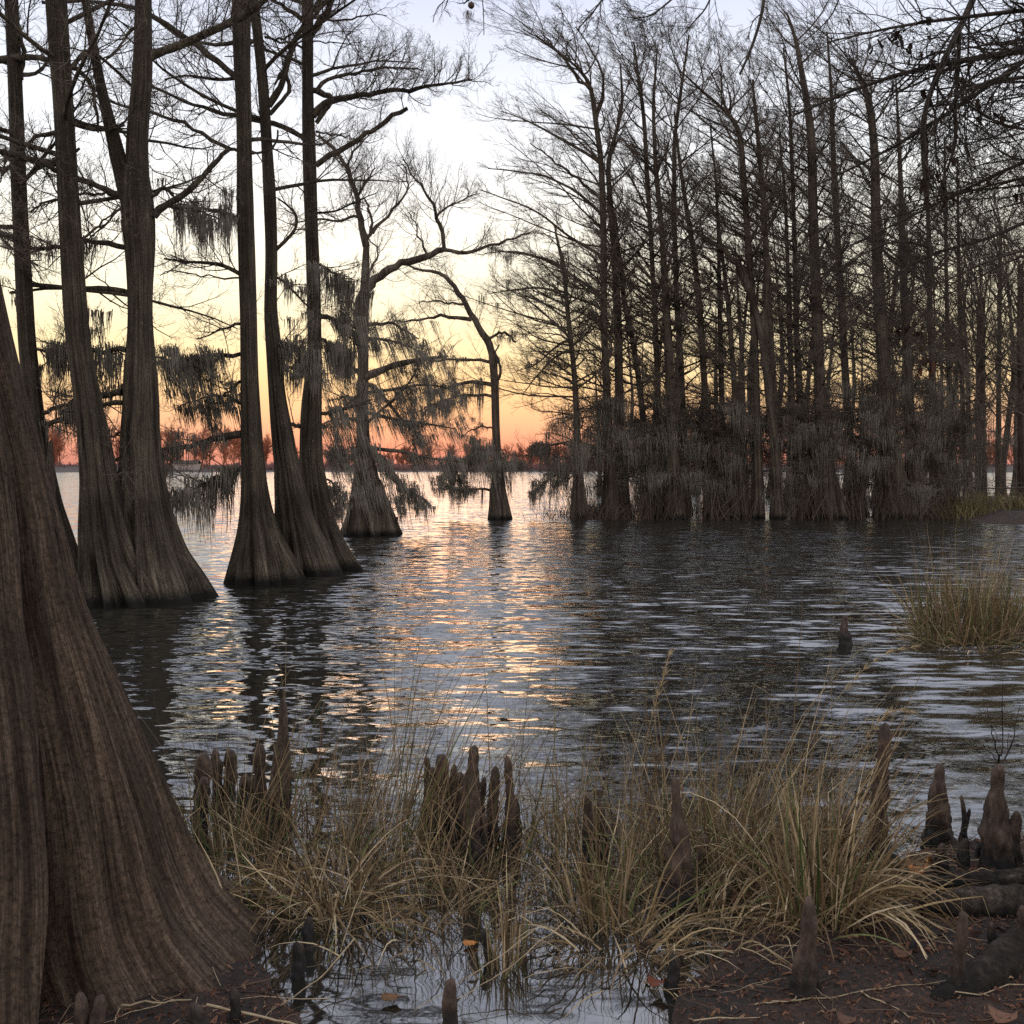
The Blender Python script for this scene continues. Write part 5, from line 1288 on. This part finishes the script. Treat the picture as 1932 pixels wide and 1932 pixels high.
# dead leaves lying about
def leafobj(label, px, py, size, col, z=.02, up=.3):
    g = np.random.default_rng(int(px * 7 + py)); c = G(px, py, z); n = 11
    a = np.linspace(0, 2 * pi, n, endpoint=False); r = size * (.62 + .38 * np.abs(np.cos(2.5 * a)))
    rim = np.stack([r * np.cos(a), r * np.sin(a) * .7, up * size * np.cos(a * 2 + 1) + .25 * size], 1)
    rim2 = rim * .5; rim2[:, 2] = .1 * size
    th_ = np.array([0, 0, -.0012]); v = np.concatenate([rim, rim2, rim + th_, rim2 + th_]) + c; i = np.arange(n); j = (i + 1) % n
    q = np.concatenate([np.stack([i, j, j + n, i + n], 1), np.stack([i + 2 * n, i + 3 * n, j + 3 * n, j + 2 * n], 1), np.stack([i, i + 2 * n, j + 2 * n, j], 1),
                        np.array([[n, n + 2, n + 4, n + 6], [n, n + 6, n + 8, n + 10]])])
    mb = MB(); mb.add(v, q, np.array(col)); return tag(mb.build('dead_leaf', M['leaf'], None, tuple(c)), label, 'leaf', 'fallen leaves on the mud')
leafobj('orange-brown curled leaf standing on the mud ledge left of the pale-tipped knee', 1733, 1640, .055, (.42, .18, .07), .05, .9)
leafobj('broad brown leaf at the bottom right corner', 1895, 1920, .05, (.16, .085, .055), .1)
leafobj('brown leaf on the mud right of the golden tussock', 1705, 1800, .04, (.11, .055, .035), .07)
leafobj('dull brown leaf at the bottom edge left of the fallen stalk', 1600, 1925, .035, (.12, .065, .045), .08)
leafobj('brown leaf floating in the pool under the reeds, bottom centre left', 738, 1885, .035, (.14, .075, .035), .012, .1)
leafobj('reddish leaf lodged at the water edge beside the low dark knee', 1240, 1855, .035, (.14, .045, .025), .03)
leafobj('orange sliver of leaf floating left of the reed stubble', 888, 1782, .03, (.45, .18, .05), .008, .1)
# litter: needles, bits of bark and leaf on the mud
g = np.random.default_rng(660); n = 42000
lx = g.uniform(-1.6, 3.2, n); ly = g.uniform(1.9, 4.7, n); hz = ground_h(lx, ly); ok = hz > .004
lx, ly, hz = lx[ok], ly[ok], hz[ok]; n = len(lx)
c = np.stack([lx, ly, hz + g.uniform(0, .012, n)], 1); a = g.random(n) * 6.28; L = g.uniform(.003, .012, n) * np.where(g.random(n) < .05, 2.2, 1)
d = np.stack([np.cos(a), np.sin(a), g.normal(0, .35, n)], 1) * L[:, None]
pts = np.stack([c - d, c + g.normal(0, .003, (n, 3)) + [0, 0, .003], c + d], 1)
mb = MB(); cl = np.array([[.085, .038, .022], [.15, .072, .042], [.04, .02, .013], [.24, .15, .09]])[g.choice(4, n, p=[.45, .25, .22, .08])]
mb.add(*ribbons(pts, L[:, None] * g.uniform(.10, .45, (n, 1)) * [[.4, 1, .3]], unit(g.normal(0, .6, (n, 3)) + [0, 0, 1])), np.repeat(cl, 6, 0))
tag(mb.build('needle_litter', M['leaf']), 'red-brown needles and leaf crumbs scattered over the mud', 'litter', kind='stuff')

g = np.random.default_rng(661); n = 900
lx = g.uniform(-1.6, 3.0, n); ly = g.uniform(2.2, 4.6, n); hz = ground_h(lx, ly); ok = hz > -.01
lx, ly, hz = lx[ok], ly[ok], hz[ok]; n = len(lx); a = g.random(n) * 6.28; L = g.uniform(.03, .14, n)
c = np.stack([lx, ly, hz + .006], 1); d = np.stack([np.cos(a), np.sin(a), g.normal(0, .06, n)], 1) * L[:, None]
pts = np.stack([c - d, c - d * .3 + g.normal(0, .008, (n, 3)), c + d * .4 + g.normal(0, .008, (n, 3)), c + d], 1); pts[:, :, 2] = np.maximum(pts[:, :, 2], ground_h(pts[:, :, 0], pts[:, :, 1]) + .003)
mb = MB(); pal = np.array([[.10, .065, .045], [.20, .14, .09], [.34, .26, .17], [.05, .035, .03]])[g.choice(4, n)]
v, q = tubes(pts, g.uniform(.001, .0026, (n, 1)) * [[1, 1, .9, .5]], 4); mb.add(v, q, np.repeat(pal, 16, 0))
tag(mb.build('twig_litter', M['leaf']), 'small broken twigs and straws lying on the mud', 'litter', kind='stuff')

# tall single reeds with bent plumes standing over the water
def plume(label, pts, Y0, head=True):
    g_ = np.random.default_rng(int(pts[-1][0])); rows = np.array([P(x, y, Y0) for x, y in pts]); p_ = resample(rows, 22)
    root = thing('plume_reed', tuple(p_[0]), label, 'reed', 'tall single reeds leaning over the water'); mb = MB(); col = np.array([.34, .26, .15])
    mb.add(*tubes(p_[None], np.linspace(.0032, .0009, 22)[None], 5), col * .8); mb.build('stem', M['straw'], root, p_[0])
    if head:
        n = 90; k = g_.integers(15, 22, n); b_ = p_[k]; t_ = unit(p_[np.minimum(k + 0, 21)] - p_[k - 2])
        d_ = unit(t_ + g_.normal(0, .28, (n, 3)) - [0, 0, .1]); L_ = g_.uniform(.015, .06, (n, 1))
        q_ = np.stack([b_, b_ + d_ * L_ * .5, b_ + d_ * L_ - [0, 0, .004]], 1); mh = MB()
        mh.add(*tubes(q_, np.ones((n, 3)) * [.0012, .0011, .0004], 3), col * 1.25); mh.build('plume', M['straw'], root, p_[0])
for lab, pts, Y0, hd in [
  ('long reed arching right to a drooping plume beside the far tussock', [(1420, 1640), (1480, 1500), (1560, 1340), (1640, 1250), (1690, 1221), (1718, 1222)], 4.5, True),
  ('reed with a thick bent plume just above the slim leaning knee', [(1540, 1640), (1580, 1500), (1640, 1380), (1670, 1345), (1692, 1336), (1715, 1342)], 4.2, True),
  ('straight leaning reed left of the arching ones, ending over mid water', [(1380, 1660), (1440, 1500), (1530, 1330), (1600, 1245), (1650, 1200)], 4.5, False),
  ('upright reed with a loose plume above the knobbed tall knee', [(1180, 1640), (1200, 1480), (1230, 1350), (1262, 1240)], 4.4, True),
  ('thin upright reed over the bright water right of the middle knees', [(1060, 1600), (1045, 1400), (1050, 1220), (1085, 1110)], 4.6, False),
  ('long reed leaning right over the left part of the bright water', [(690, 1640), (740, 1450), (830, 1290), (910, 1190), (945, 1150)], 4.5, False),
  ('reed arching over above the middle knees with its tip bent down', [(745, 1620), (790, 1430), (840, 1330), (900, 1215), (930, 1235)], 4.5, False),
  ('reed bent like a hook above the left grass dome', [(760, 1640), (770, 1400), (790, 1250), (850, 1195), (950, 1225)], 4.5, False),
  ('thin reed at the far left beside the edge of the huge trunk', [(372, 1640), (362, 1540), (350, 1420), (318, 1330)], 4.5, False),
  ('slender reed standing straight left of the tall spire knee', [(462, 1600), (480, 1420), (510, 1330), (548, 1262)], 4.6, False)]:
    plume(lab, pts, Y0, hd)
